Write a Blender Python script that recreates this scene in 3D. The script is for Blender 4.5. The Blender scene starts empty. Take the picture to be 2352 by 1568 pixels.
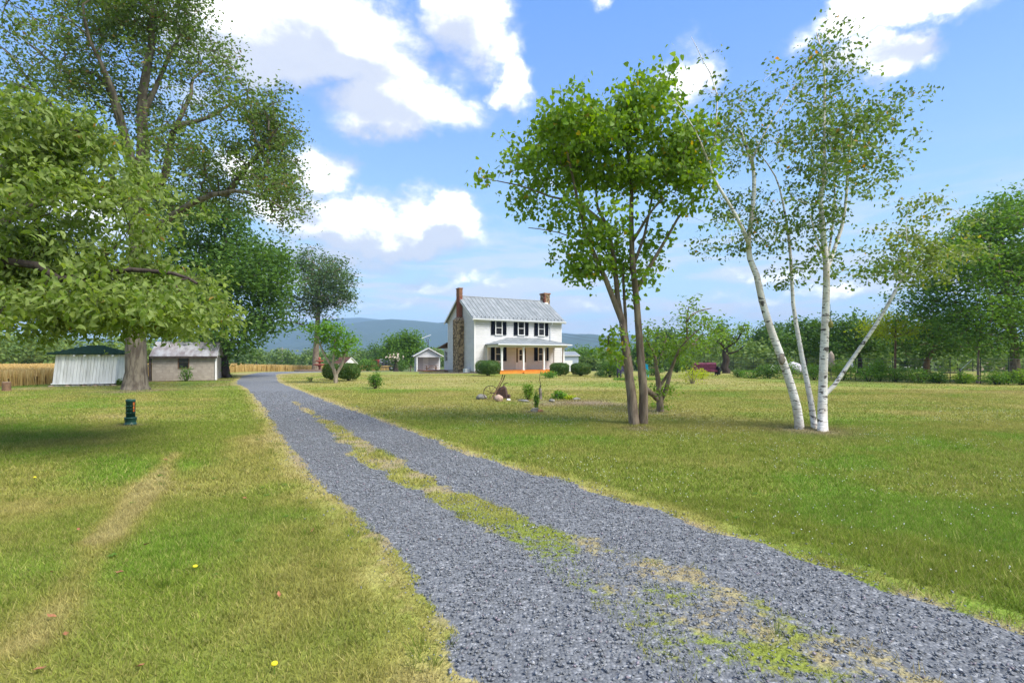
import bpy, math, random
import numpy as np
from mathutils import Vector, Matrix

# ------------------------------------------------------------------ scene, camera, light
scene = bpy.context.scene
COL = scene.collection
R = math.radians
rnd = random.Random(7)
rng = np.random.default_rng(7)

EYE = 1.65
F = 1176.0           # focal length in units of a 2352-wide frame
CX, HY = 1176.0, 818.0

cam_data = bpy.data.cameras.new("camera")
cam = bpy.data.objects.new("camera", cam_data)
COL.objects.link(cam)
cam.location = (0, 0, EYE)
cam.rotation_euler = (R(90), 0, 0)
cam_data.sensor_width = 36
cam_data.lens = 18
cam_data.shift_y = 0.0145
cam_data.clip_start = 0.05
cam_data.clip_end = 20000
scene.camera = cam

scene.view_settings.view_transform = 'Standard'
scene.view_settings.look = 'None'
scene.view_settings.gamma = 1
scene.view_settings.use_curve_mapping = False
scene.view_settings.exposure = 2.35

SUN_AZ_VEC = (0.80, -0.42)      # horizontal direction towards the sun
SUN_EL = R(52)
sun_rot = math.atan2(SUN_AZ_VEC[0], SUN_AZ_VEC[1])

world = bpy.data.worlds.new("World")
scene.world = world
world.use_nodes = True


class NT:
    """small helper to write node trees"""
    def __init__(s, tree):
        s.t = tree
        s.n = tree.nodes
        s.l = tree.links

    def node(s, kind, **kw):
        n = s.n.new(kind)
        for k, v in kw.items():
            setattr(n, k, v)
        return n

    def link(s, a, b):
        s.l.new(a, b)

    def put(s, sock, v):
        if isinstance(v, bpy.types.NodeSocket):
            s.l.new(v, sock)
        elif v is not None:
            sock.default_value = v

    def math(s, op, a, b=None, c=None, clamp=False):
        n = s.node('ShaderNodeMath', operation=op, use_clamp=clamp)
        s.put(n.inputs[0], a)
        s.put(n.inputs[1], b)
        if c is not None:
            s.put(n.inputs[2], c)
        return n.outputs[0]

    def vmath(s, op, a, b=None, out=0):
        n = s.node('ShaderNodeVectorMath', operation=op)
        s.put(n.inputs[0], a)
        if b is not None:
            s.put(n.inputs[1], b)
        return n.outputs[out]

    def mix(s, f, a, b, mode='MIX'):
        n = s.node('ShaderNodeMix', data_type='RGBA', blend_type=mode)
        s.put(n.inputs[0], f)
        s.put(n.inputs[6], a)
        s.put(n.inputs[7], b)
        return n.outputs[2]

    def noise(s, vec, scale, detail=4, rough=.55, dist=0, out=0):
        n = s.node('ShaderNodeTexNoise')
        s.put(n.inputs['Vector'], vec)
        n.inputs['Scale'].default_value = scale
        n.inputs['Detail'].default_value = detail
        n.inputs['Roughness'].default_value = rough
        n.inputs['Distortion'].default_value = dist
        return n.outputs[out]

    def ramp(s, f, stops, interp='LINEAR'):
        n = s.node('ShaderNodeValToRGB')
        n.color_ramp.interpolation = interp
        el = n.color_ramp.elements
        while len(el) < len(stops):
            el.new(.5)
        for e, (p, c) in zip(el, stops):
            e.position = p
            e.color = (*c, 1) if len(c) == 3 else c
        s.put(n.inputs[0], f)
        return n.outputs[0]

    def mapr(s, f, a, b, c=0, d=1, smooth=True):
        n = s.node('ShaderNodeMapRange', interpolation_type='SMOOTHSTEP' if smooth else 'LINEAR')
        s.put(n.inputs[0], f)
        for i, v in enumerate((a, b, c, d)):
            n.inputs[i + 1].default_value = v
        return n.outputs[0]


def c4(c):
    return (c[0], c[1], c[2], 1)


def build_world():
    w = NT(world.node_tree)
    w.n.clear()
    out = w.node('ShaderNodeOutputWorld')
    bg = w.node('ShaderNodeBackground')
    sky = w.node('ShaderNodeTexSky', sky_type='NISHITA', sun_disc=False)
    sky.sun_elevation = SUN_EL
    sky.sun_rotation = sun_rot
    sky.altitude = 300
    sky.air_density = 1.0
    sky.dust_density = 0.3
    sky.ozone_density = 1.6
    tc = w.node('ShaderNodeTexCoord')
    d = w.vmath('NORMALIZE', tc.outputs['Generated'])

    # cloud cover written once as a group, sampled at a direction and a little above it
    g = bpy.data.node_groups.new('cloud_cover', 'ShaderNodeTree')
    g.interface.new_socket('Direction', in_out='INPUT', socket_type='NodeSocketVector')
    g.interface.new_socket('Cover', in_out='OUTPUT', socket_type='NodeSocketFloat')
    q = NT(g)
    gi = q.node('NodeGroupInput').outputs[0]
    go = q.node('NodeGroupOutput')
    blobs = [  # x, y, half width, half height in the 2352 frame, weight
        (660, 75, 210, 85, 1.0), (540, 110, 90, 50, 1.0), (820, 110, 190, 80, 1.0), (1085, 50, 95, 85, .9),
        (900, 185, 110, 60, .75), (1180, 195, 45, 45, .8), (905, 262, 150, 48, 1.0), (720, 385, 75, 60, .9),
        (650, 480, 90, 52, 1.0), (850, 505, 190, 54, 1.1), (1030, 510, 100, 42, 1.0), (900, 545, 210, 34, .95), (740, 520, 110, 40, .9), (800, 590, 110, 34, .62),
        (1580, 175, 70, 75, .9), (2015, 150, 58, 45, 1.0), (2065, 20, 110, 42, 1.0), (1110, 655, 190, 24, .62),
        (880, 690, 150, 18, .6), (1990, 682, 130, 20, .62), (1390, 12, 26, 24, .8), (1760, 640, 140, 22, .55),
        (1500, 700, 420, 22, .5), (1230, 420, 60, 22, .4), (440, 210, 90, 50, .6), (560, 395, 60, 50, .8), (120, 470, 120, 80, .9),
    ]
    total = None
    w1 = q.vmath('SUBTRACT', q.noise(gi, 4.0, 5, .6, 0, 1), (.5, .5, .5))
    w2 = q.vmath('SUBTRACT', q.noise(gi, 15.0, 5, .65, 0, 1), (.5, .5, .5))
    wv = q.vmath('ADD', q.vmath('MULTIPLY', w1, (.17, .17, .12)), q.vmath('MULTIPLY', w2, (.07, .07, .06)))
    gw = q.vmath('ADD', gi, wv)
    for (px, py, rx, ry, wt) in blobs:
        v = Vector(((px - CX) / F, 1, (HY - py) / F))
        L = v.length
        c = v / L
        n = q.vmath('SUBTRACT', gw, tuple(c))
        sx = L * F / rx / (1 + .25 * abs(px - CX) / F)
        sz = L * F / ry
        n = q.vmath('MULTIPLY', n, (sx, sx, sz))
        ln = q.vmath('LENGTH', n, out=1)
        m = q.mapr(ln, 0.1, 2.05, wt * 1.1, 0)
        total = m if total is None else q.math('MAXIMUM', total, m)
    # rest of the sky, unseen: broken cloud, thickened to light the house front
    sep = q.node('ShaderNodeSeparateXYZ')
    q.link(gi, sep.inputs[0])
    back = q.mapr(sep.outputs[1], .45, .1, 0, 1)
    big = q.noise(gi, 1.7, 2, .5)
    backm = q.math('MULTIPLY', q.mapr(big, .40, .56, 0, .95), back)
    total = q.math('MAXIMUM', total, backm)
    st = q.vmath('MULTIPLY', gi, (1, 1, 1.8))
    n1 = q.noise(st, 5.5, 9, .6, .35)
    n2 = q.noise(st, 17, 6, .6, .2)
    nn = q.math('ADD', q.math('MULTIPLY', q.math('SUBTRACT', n1, .5), 2.1), q.math('MULTIPLY', q.math('SUBTRACT', n2, .5), .5))
    dens = q.math('ADD', q.math('SUBTRACT', total, .42), q.math('MULTIPLY', nn, q.mapr(total, 0, .3, .12, .85)))
    q.link(dens, go.inputs[0])

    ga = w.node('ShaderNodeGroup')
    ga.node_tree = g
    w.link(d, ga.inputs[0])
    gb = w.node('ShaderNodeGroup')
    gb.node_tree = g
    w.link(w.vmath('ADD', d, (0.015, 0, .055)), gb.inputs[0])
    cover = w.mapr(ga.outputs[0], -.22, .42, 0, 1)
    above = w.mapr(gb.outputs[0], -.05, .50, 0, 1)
    # sunlit white, grey-blue where more cloud lies above
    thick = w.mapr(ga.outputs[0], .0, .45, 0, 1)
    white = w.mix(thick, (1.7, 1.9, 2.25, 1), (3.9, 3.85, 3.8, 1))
    col = w.mix(w.math('MULTIPLY', above, .85), white, (1.2, 1.34, 1.66, 1))
    # thin veil close to the horizon
    sp = w.node('ShaderNodeSeparateXYZ')
    w.link(d, sp.inputs[0])
    veiln = w.noise(w.vmath('MULTIPLY', d, (3, 3, 22)), 1.6, 6, .6, .3)
    veil = w.math('MULTIPLY', w.mapr(sp.outputs[2], .34, .05, 0, 1), w.mapr(veiln, .44, .60, .0, .95))
    deep = w.node('ShaderNodeHueSaturation')
    w.link(sky.outputs[0], deep.inputs['Color'])
    deep.inputs['Saturation'].default_value = SKY_SAT
    deep.inputs['Value'].default_value = SKY_VAL
    tint = w.mix(1, deep.outputs[0], SKY_TINT, 'MULTIPLY')
    clear = w.ramp(sp.outputs[2], [(0.0, (.20, .265, .305)), (.12, (.165, .248, .32)), (.28, (.112, .200, .325)), (.45, (.068, .142, .33)), (.62, (.043, .112, .32)), (1, (.035, .095, .28))])
    clear = w.mix(1, clear, (6.3, 6.3, 6.3, 1), 'MULTIPLY')
    tint = w.mix(.90, tint, clear)
    base = w.mix(veil, tint, (1.9, 1.92, 2.1, 1))
    fold = w.noise(w.vmath('MULTIPLY', d, (1, 1, 1.6)), 9, 6, .6, .4)
    col = w.mix(w.mapr(fold, .50, .68, 0, .55), col, (1.45, 1.58, 1.9, 1))
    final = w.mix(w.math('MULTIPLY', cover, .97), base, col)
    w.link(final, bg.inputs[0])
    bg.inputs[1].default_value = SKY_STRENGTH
    w.link(bg.outputs[0], out.inputs[0])


SKY_STRENGTH = 0.10
SKY_SAT, SKY_VAL = 1.0, 1.0
SKY_TINT = (1, 1, 1, 1)
build_world()

sun_data = bpy.data.lights.new("sun", 'SUN')
sun_data.energy = 1.6
sun_data.angle = R(30)
sun_data.color = (1, .95, .87)
sun = bpy.data.objects.new("sun", sun_data)
COL.objects.link(sun)
sv = Vector((SUN_AZ_VEC[0], SUN_AZ_VEC[1], 0)).normalized() * math.cos(SUN_EL) + Vector((0, 0, math.sin(SUN_EL)))
sun.rotation_euler = sv.to_track_quat('Z', 'Y').to_euler()


# ------------------------------------------------------------------ numbers
def fbm(x, y, scale, seed=0, octaves=4, gain=.5):
    """value noise in the plane, about 0..1"""
    x = np.asarray(x, float) / scale
    y = np.asarray(y, float) / scale
    tot = np.zeros(np.broadcast(x, y).shape)
    amp, norm = 1.0, 0.0
    for o in range(octaves):
        xi, yi = np.floor(x).astype(np.int64), np.floor(y).astype(np.int64)
        fx, fy = x - xi, y - yi
        fx, fy = fx * fx * (3 - 2 * fx), fy * fy * (3 - 2 * fy)

        def h(a, b):
            v = np.sin(a * 127.1 + b * 311.7 + (seed + o) * 74.7) * 43758.5453
            return v - np.floor(v)
        v = (h(xi, yi) * (1 - fx) + h(xi + 1, yi) * fx) * (1 - fy) + (h(xi, yi + 1) * (1 - fx) + h(xi + 1, yi + 1) * fx) * fy
        tot += amp * v
        norm += amp
        amp *= gain
        x = x * 2.03 + 17.3
        y = y * 2.03 - 9.1
    return tot / norm


def sstep(a, b, x):
    t = np.clip((np.asarray(x, float) - a) / (b - a), 0, 1)
    return t * t * (3 - 2 * t)


def gz(x, y):
    """height of the land: level by the house, falling gently behind it"""
    y = np.asarray(y, float)
    t = np.clip(y - 50, 0, 60)
    return -0.025 * np.where(t < 8, t * t / 16, t - 4) - .4 * sstep(150, 600, y)


def G(px, py, dz=0.0):
    """point of the level ground seen at this place of the 2352-wide frame"""
    Y = (EYE - dz) * F / (py - HY)
    return Vector(((px - CX) / F * Y, Y, dz))


def A(px, py, Y):
    return Vector(((px - CX) / F * Y, Y, EYE + (HY - py) / F * Y))


# ------------------------------------------------------------------ object helpers
def tag(o, label=None, cat=None, group=None, kind=None):
    if label:
        o['label'] = label
    if cat:
        o['category'] = cat
    if group:
        o['group'] = group
    if kind:
        o['kind'] = kind
    return o


def empty(name, loc, rz=0, **kw):
    o = bpy.data.objects.new(name, None)
    o.empty_display_size = .2
    COL.objects.link(o)
    o.location = loc
    o.rotation_euler = (0, 0, rz)
    return tag(o, **kw)


def np_mesh(name, V, Fc, smooth=False, mats=(), colors=None):
    V = np.asarray(V, np.float32)
    Fc = np.asarray(Fc, np.int32)
    me = bpy.data.meshes.new(name)
    k = Fc.shape[1]
    me.vertices.add(len(V))
    me.vertices.foreach_set('co', V.ravel())
    me.loops.add(Fc.size)
    me.loops.foreach_set('vertex_index', Fc.ravel())
    me.polygons.add(len(Fc))
    me.polygons.foreach_set('loop_start', np.arange(0, Fc.size, k, dtype=np.int32))
    me.polygons.foreach_set('loop_total', np.full(len(Fc), k, np.int32))
    if smooth:
        me.polygons.foreach_set('use_smooth', np.ones(len(Fc), bool))
    if colors is not None:
        at = me.color_attributes.new('Col', 'FLOAT_COLOR', 'POINT')
        cc = np.ones((len(V), 4), np.float32)
        cc[:, :colors.shape[1]] = colors
        at.data.foreach_set('color', cc.ravel())
    me.update(calc_edges=True)
    for m in mats:
        me.materials.append(m)
    return me


def link_mesh(name, me, parent=None, **kw):
    o = bpy.data.objects.new(name, me)
    COL.objects.link(o)
    if parent is not None:
        o.parent = parent
    return tag(o, **kw)


class MB:
    """collects simple solids, links them as one mesh object"""
    def __init__(s):
        s.v, s.f = [], []

    def add(s, vs, fs):
        b = len(s.v)
        s.v += [tuple(v) for v in vs]
        s.f += [tuple(i + b for i in f) for f in fs]
        return s

    def box(s, x0, x1, y0, y1, z0, z1, M=None, taper=0):
        vs = [Vector(p) for p in ((x0, y0, z0), (x1, y0, z0), (x1, y1, z0), (x0, y1, z0),
                                  (x0, y0, z1), (x1, y0, z1), (x1, y1, z1), (x0, y1, z1))]
        if M is not None:
            vs = [M @ v for v in vs]
        return s.add(vs, [(0, 3, 2, 1), (4, 5, 6, 7), (0, 1, 5, 4), (1, 2, 6, 5), (2, 3, 7, 6), (3, 0, 4, 7)])

    def prism(s, poly, axis, a, b):
        """poly: 2D points in the plane across the axis; extruded from a to b"""
        n = len(poly)

        def P(p, t):
            return (t, p[0], p[1]) if axis == 'x' else (p[0], t, p[1]) if axis == 'y' else (p[0], p[1], t)
        vs = [P(p, a) for p in poly] + [P(p, b) for p in poly]
        fs = [tuple(range(n))[::-1], tuple(range(n, 2 * n))] + [(i, (i + 1) % n, n + (i + 1) % n, n + i) for i in range(n)]
        return s.add(vs, fs)

    def tube(s, pts, rad, sides=8, cap=True):
        pts = [Vector(p) for p in pts]
        rads = rad if isinstance(rad, (list, tuple)) else [rad] * len(pts)
        b = len(s.v)
        up = Vector((0, 0, 1))
        for i, p in enumerate(pts):
            t = (pts[min(i + 1, len(pts) - 1)] - pts[max(i - 1, 0)]).normalized()
            u = t.cross(up)
            if u.length < .05:
                u = t.cross(Vector((1, 0, 0)))
            u.normalize()
            w = t.cross(u)
            for k in range(sides):
                a = 2 * math.pi * k / sides
                s.v.append(tuple(p + (u * math.cos(a) + w * math.sin(a)) * rads[i]))
        for i in range(len(pts) - 1):
            for k in range(sides):
                k2 = (k + 1) % sides
                s.f.append((b + i * sides + k, b + i * sides + k2, b + (i + 1) * sides + k2, b + (i + 1) * sides + k))
        if cap:
            s.f.append(tuple(b + k for k in range(sides)))
            s.f.append(tuple(b + (len(pts) - 1) * sides + k for k in range(sides))[::-1])
        return s

    def lathe(s, prof, c=(0, 0, 0), sides=16):
        """prof: (radius, z) list about a vertical axis"""
        b = len(s.v)
        for r, z in prof:
            for k in range(sides):
                a = 2 * math.pi * k / sides
                s.v.append((c[0] + r * math.cos(a), c[1] + r * math.sin(a), c[2] + z))
        for i in range(len(prof) - 1):
            for k in range(sides):
                k2 = (k + 1) % sides
                s.f.append((b + i * sides + k, b + i * sides + k2, b + (i + 1) * sides + k2, b + (i + 1) * sides + k))
        s.f.append(tuple(b + k for k in range(sides))[::-1])
        s.f.append(tuple(b + (len(prof) - 1) * sides + k for k in range(sides)))
        return s

    def rock(s, c, rx, ry, rz, seed=0, rings=5, sides=8):
        r = random.Random(seed)
        b = len(s.v)
        for i in range(rings + 1):
            th = math.pi * i / rings
            for k in range(sides):
                a = 2 * math.pi * k / sides + r.uniform(-.15, .15)
                q = 1 + r.uniform(-.16, .16)
                s.v.append((c[0] + rx * q * math.sin(th) * math.cos(a), c[1] + ry * q * math.sin(th) * math.sin(a), c[2] + rz * q * math.cos(th)))
        for i in range(rings):
            for k in range(sides):
                k2 = (k + 1) % sides
                s.f.append((b + i * sides + k, b + (i + 1) * sides + k, b + (i + 1) * sides + k2, b + i * sides + k2))
        return s

    def mesh(s, name, mat, smooth=False):
        me = bpy.data.meshes.new(name)
        me.from_pydata(s.v, [], s.f)
        if mat:
            me.materials.append(mat)
        if smooth:
            me.polygons.foreach_set('use_smooth', [True] * len(me.polygons))
        me.update()
        return me

    def build(s, name, mat, parent=None, smooth=False, bevel=0, **kw):
        o = link_mesh(name, s.mesh(name, mat, smooth), parent, **kw)
        if bevel:
            b = o.modifiers.new('edge', 'BEVEL')
            b.width = bevel
            b.segments = 2
        return o


# ------------------------------------------------------------------ materials
def basic(name, col, col2=None, scale=8, rough=.8, bump=0, bscale=None, spec=.3, metal=0, stretch=(1, 1, 1), coords='Object', detail=5, vary=0, lo=.35, hi=.65):
    m = bpy.data.materials.new(name)
    m.use_nodes = True
    t = NT(m.node_tree)
    b = t.n['Principled BSDF']
    b.inputs['Roughness'].default_value = rough
    b.inputs['Specular IOR Level'].default_value = spec
    b.inputs['Metallic'].default_value = metal
    tc = t.node('ShaderNodeTexCoord')
    v = t.vmath('MULTIPLY', tc.outputs[coords], stretch)
    if coords == 'Object':
        oi = t.node('ShaderNodeObjectInfo')
        v = t.vmath('ADD', v, t.vmath('MULTIPLY', oi.outputs['Location'], (1.7, 1.3, 2.1)))
    c = c4(col)
    if col2 is not None:
        n = t.noise(v, scale, detail, .6)
        c = t.mix(t.mapr(n, lo, hi), c4(col), c4(col2))
    if vary:
        oi = t.node('ShaderNodeObjectInfo')
        hs = t.node('ShaderNodeHueSaturation')
        t.put(hs.inputs['Color'], c)
        t.put(hs.inputs['Value'], t.mapr(oi.outputs['Random'], 0, 1, 1 - vary, 1 + vary, False))
        c = hs.outputs[0]
    t.put(b.inputs['Base Color'], c)
    if bump:
        n = t.noise(v, bscale or scale * 3, 6, .65)
        bp = t.node('ShaderNodeBump')
        bp.inputs['Strength'].default_value = bump
        bp.inputs['Distance'].default_value = .02
        t.link(n, bp.inputs['Height'])
        t.link(bp.outputs[0], b.inputs['Normal'])
    return m


LEAF_LIFT = 1.18


def leaf_mat(name, a, b_, back=None, trans=.35, rough=.5, odd=None, odd_amount=.03, patch=1.2):
    """two-sided leaf: colour varies leaf by leaf and in soft clumps; some light passes through"""
    m = bpy.data.materials.new(name)
    m.use_nodes = True
    t = NT(m.node_tree)
    b = t.n['Principled BSDF']
    geo = t.node('ShaderNodeNewGeometry')
    oi = t.node('ShaderNodeObjectInfo')
    r = t.math('FRACT', t.math('ADD', geo.outputs['Random Per Island'], oi.outputs['Random']))
    c = t.mix(r, c4([v * LEAF_LIFT for v in a]), c4([v * LEAF_LIFT for v in b_]))
    n = t.noise(geo.outputs['Position'], patch, 3, .6)
    c = t.mix(t.mapr(n, .35, .68, 0, .55), c, c4([x * .78 * LEAF_LIFT for x in a]))
    if back:
        c = t.mix(t.math('MULTIPLY', geo.outputs['Backfacing'], .8), c, c4(back))
    if odd:
        r2 = t.math('FRACT', t.math('MULTIPLY', r, 57.31))
        c = t.mix(t.math('LESS_THAN', r2, odd_amount), c, c4(odd))
    t.put(b.inputs['Base Color'], c)
    b.inputs['Roughness'].default_value = rough
    b.inputs['Specular IOR Level'].default_value = .18
    tr = t.node('ShaderNodeBsdfTranslucent')
    hs = t.node('ShaderNodeHueSaturation')
    t.put(hs.inputs['Color'], c)
    hs.inputs['Hue'].default_value = .485
    hs.inputs['Saturation'].default_value = 1.1
    hs.inputs['Value'].default_value = 1.5
    t.link(hs.outputs[0], tr.inputs[0])
    mx = t.node('ShaderNodeMixShader')
    mx.inputs[0].default_value = trans
    t.link(b.outputs[0], mx.inputs[1])
    t.link(tr.outputs[0], mx.inputs[2])
    t.link(mx.outputs[0], t.n['Material Output'].inputs[0])
    return m


def bark_mat(name, c1, c2, sz=9, stretch=(1, 1, .22), bump=.9):
    return basic(name, c1, c2, scale=sz, rough=.95, bump=bump, bscale=sz * 1.6, stretch=stretch, spec=.1, lo=.38, hi=.62)


def birch_mat():
    m = bpy.data.materials.new('birch_bark')
    m.use_nodes = True
    t = NT(m.node_tree)
    b = t.n['Principled BSDF']
    b.inputs['Roughness'].default_value = .75
    geo = t.node('ShaderNodeNewGeometry')
    p = geo.outputs['Position']
    base = t.mix(t.mapr(t.noise(p, 2.2, 4), .4, .7), (.72, .70, .66, 1), (.52, .47, .40, 1))
    lent = t.noise(t.vmath('MULTIPLY', p, (5, 5, 34)), 1.2, 4, .6, .2)
    c = t.mix(t.mapr(lent, .56, .63, 0, .85), base, (.10, .08, .065, 1))
    scar = t.noise(t.vmath('MULTIPLY', p, (5, 5, 10)), 1.0, 3, .5, .5)
    c = t.mix(t.mapr(scar, .60, .64, 0, .92), c, (.05, .04, .035, 1))
    pink = t.noise(p, 1.3, 2)
    c = t.mix(t.mapr(pink, .52, .75, 0, .35), c, (.62, .46, .36, 1))
    t.put(b.inputs['Base Color'], c)
    bp = t.node('ShaderNodeBump')
    bp.inputs['Strength'].default_value = .5
    bp.inputs['Distance'].default_value = .01
    t.link(lent, bp.inputs['Height'])
    t.link(bp.outputs[0], b.inputs['Normal'])
    # thin twigs are dark: the white bark is only on the thicker wood
    return m


M = {}
M['oak_bark'] = bark_mat('oak_bark', (.165, .145, .110), (.075, .062, .048), 6, bump=1.0)
M['bark'] = bark_mat('grey_brown_bark', (.25, .20, .145), (.13, .10, .075), 10)
M['pale_bark'] = bark_mat('pale_bark', (.36, .31, .24), (.24, .19, .14), 8)
M['dark_bark'] = bark_mat('dark_bark', (.075, .06, .05), (.045, .035, .03), 9)
M['birch'] = birch_mat()
M['white_paint'] = basic('white_paint', (.80, .80, .80), (.70, .71, .71), 3, .6, .1, 40)
M['siding'] = basic('white_vinyl_siding', (.60, .60, .605), (.54, .545, .55), 1.5, .6, .05, 60, vary=.03)
M['old_white'] = basic('old_white_boards', (.80, .80, .79), (.58, .58, .56), 2.5, .85, .5, 14, stretch=(3, 3, .35), vary=.07, lo=.4, hi=.72)
M['trim'] = basic('white_trim', (.68, .68, .67), None, rough=.5)
M['metal_roof'] = basic('pale_metal_roof', (.25, .27, .275), (.18, .20, .205), 1.2, .55, .05, 20, spec=.3, vary=.07)
M['rust_roof'] = basic('weathered_metal_roof', (.44, .44, .45), (.25, .22, .22), 2.2, .55, .15, 18, metal=.2, stretch=(1, .4, 1), vary=.08)
M['gutter'] = basic('gutter_metal', (.62, .64, .66), None, rough=.4)
M['shutter'] = basic('dark_shutter_paint', (.010, .012, .020), None, rough=.9, spec=.05)
M['glass'] = basic('window_glass', (.010, .011, .013), (.03, .03, .034), 1.4, .12, spec=.35)
M['curtain'] = basic('pale_curtain', (.35, .35, .35), None, rough=.9)
M['brick'] = basic('red_brick', (.26, .075, .045), (.18, .055, .035), 5, .9, .3, 40, lo=.3, hi=.7)
M['brick_old'] = basic('orange_brick', (.30, .14, .07), (.20, .10, .06), 5, .9, .3, 40, lo=.3, hi=.7)
M['mortar'] = basic('mortar', (.26, .21, .17), None, rough=.95)
M['stone_wall'] = basic('brown_field_stone', (.40, .29, .17), (.11, .075, .045), 4.5, .9, .5, 30, lo=.44, hi=.56, detail=2)
M['stone'] = basic('grey_stone', (.26, .25, .22), (.15, .145, .13), 6, .9, .6, 20)
M['pink_stone'] = basic('pinkish_stone', (.42, .30, .23), (.30, .22, .18), 6, .9, .5, 20)
M['orange_deck'] = basic('orange_porch_paint', (.70, .25, .035), (.60, .20, .03), 5, .6, vary=.06)
M['deck'] = basic('reddish_deck_wood', (.36, .16, .085), (.26, .12, .07), 6, .8)
M['block'] = basic('tan_painted_block', (.40, .35, .29), (.32, .28, .235), 2.5, .9, .3, 60, vary=.05)
M['block_joint'] = basic('block_joint', (.30, .27, .22), None, rough=.95)
M['green_shingle'] = basic('dark_green_shingle', (.020, .046, .026), (.014, .03, .018), 12, .95, .4, 60, vary=.12, spec=.04)
M['brown_shingle'] = basic('brown_shingle', (.15, .075, .05), (.09, .045, .032), 10, .9, .3, 50, vary=.2)
M['wood'] = basic('brown_wood', (.20, .12, .07), (.12, .07, .04), 8, .8, .3, 30)
M['grey_wood'] = basic('weathered_grey_wood', (.24, .21, .17), (.13, .11, .09), 8, .9, .6, 20, stretch=(1, 1, .2))
M['pedestal'] = basic('green_plastic', (.012, .055, .042), (.018, .07, .052), 4, .45, .05)
M['sticker'] = basic('orange_red_sticker', (.50, .085, .02), (.30, .03, .02), 9, .5)
M['rust'] = basic('rusty_iron', (.10, .055, .04), (.05, .032, .028), 14, .85, .5, 40)
M['red_paint'] = basic('faded_red_truck_paint', (.34, .055, .04), (.26, .05, .04), 3, .45)
M['black_paint'] = basic('black_truck_body', (.02, .02, .024), (.035, .035, .04), 3, .5)
M['steel'] = basic('grey_steel', (.35, .36, .37), None, rough=.4, metal=.6)
M['rubber'] = basic('rubber', (.018, .018, .018), None, rough=.8)
M['terracotta'] = basic('terracotta', (.36, .11, .075), (.26, .08, .055), 7, .85)
M['blue_grey'] = basic('blue_grey_siding', (.40, .46, .56), None, rough=.7)
M['turquoise'] = basic('turquoise_paint', (.01, .42, .58), (.01, .34, .50), 5, .5)
M['purple'] = basic('dark_purple_paint', (.045, .03, .10), (.03, .022, .06), 5, .6)
M['maroon'] = basic('maroon_cloth', (.13, .025, .055), (.07, .015, .03), 6, .8)
M['tan_cloth'] = basic('tan_cloth', (.42, .33, .25), None, rough=.9)
M['post_green'] = basic('green_fence_post', (.015, .03, .022), None, rough=.6)
M['wire'] = basic('fence_wire', (.16, .17, .16), None, rough=.5, metal=.5)
M['cable'] = basic('cable', (.05, .05, .06), None, rough=.6)
M['pole'] = basic('utility_pole_wood', (.32, .29, .25), None, rough=.9)
M['soil'] = basic('bare_soil', (.15, .10, .065), (.10, .065, .045), 6, .95, .8, 20)
M['stone_chip'] = None
M['dead_leaf'] = basic('dry_leaf', (.34, .15, .07), (.22, .10, .05), 9, .8)
M['yellow'] = basic('yellow_flower', (.75, .62, .02), None, rough=.7)
M['white_petal'] = basic('white_clover', (.55, .58, .48), None, rough=.8)
M['door'] = basic('white_door', (.74, .74, .72), None, rough=.5)
M['stained'] = basic('stained_glass', (.15, .07, .03), (.04, .06, .03), 12, .3)
M['tarp'] = basic('white_tarp', (.62, .60, .66), (.45, .42, .47), 4, .6, .4, 6)
M['mountain'] = basic('forested_mountain', (.035, .062, .03), (.022, .042, .022), .006, .95, coords='Generated', lo=.3, hi=.7)
NL = [1, 1, 1]
M['leaf_oak'] = leaf_mat('oak_leaf', (.075, .140, .022), (.13, .195, .034), (.14, .19, .06), .40, odd=(.20, .14, .05), odd_amount=.03)
M['leaf_near'] = leaf_mat('broad_leaf', (.105, .180, .024), (.215, .285, .050), (.24, .31, .10), .50, .45, odd=(.30, .20, .04), odd_amount=.003, patch=1.6)
M['leaf_red'] = leaf_mat('heart_leaf', (.115, .215, .018), (.19, .31, .030), (.18, .29, .05), .45, odd=(.42, .33, .03), odd_amount=.015)
M['leaf_birch'] = leaf_mat('birch_leaf', (.080, .150, .022), (.135, .215, .036), (.14, .20, .06), .40, odd=(.45, .26, .04), odd_amount=.012)
M['leaf_birch_y'] = leaf_mat('yellowing_birch_leaf', (.11, .18, .026), (.19, .25, .04), (.17, .22, .07), .40, odd=(.4, .32, .05), odd_amount=.02)
M['leaf_dark'] = leaf_mat('dark_maple_leaf', (.052, .115, .020), (.095, .180, .028), None, .36, patch=.6)
M['leaf_mid'] = leaf_mat('mid_green_leaf', (.075, .160, .022), (.125, .235, .034), None, .38, patch=.6)
M['leaf_bright'] = leaf_mat('bright_green_leaf', (.085, .18, .022), (.13, .26, .035), None, .35, patch=.8)
M['leaf_yellow'] = leaf_mat('yellow_green_leaf', (.24, .31, .02), (.34, .40, .035), None, .42, patch=.8)
M['leaf_grey'] = leaf_mat('grey_green_leaf', (.060, .115, .035), (.095, .155, .050), None, .28, patch=.6)
M['leaf_box'] = leaf_mat('boxwood_leaf', (.045, .100, .018), (.085, .150, .028), None, .25, odd=(.13, .14, .03), odd_amount=.12, patch=2.5)
M['leaf_far'] = leaf_mat('far_wood_leaf', (.085, .150, .035), (.16, .225, .050), None, .3, patch=.09)
M['leaf_apple'] = leaf_mat('small_tree_leaf', (.105, .20, .024), (.18, .29, .04), None, .42, patch=1.2)
M['leaf_cat'] = leaf_mat('catalpa_leaf', (.085, .19, .018), (.13, .27, .03), None, .4, patch=1.5)


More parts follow.
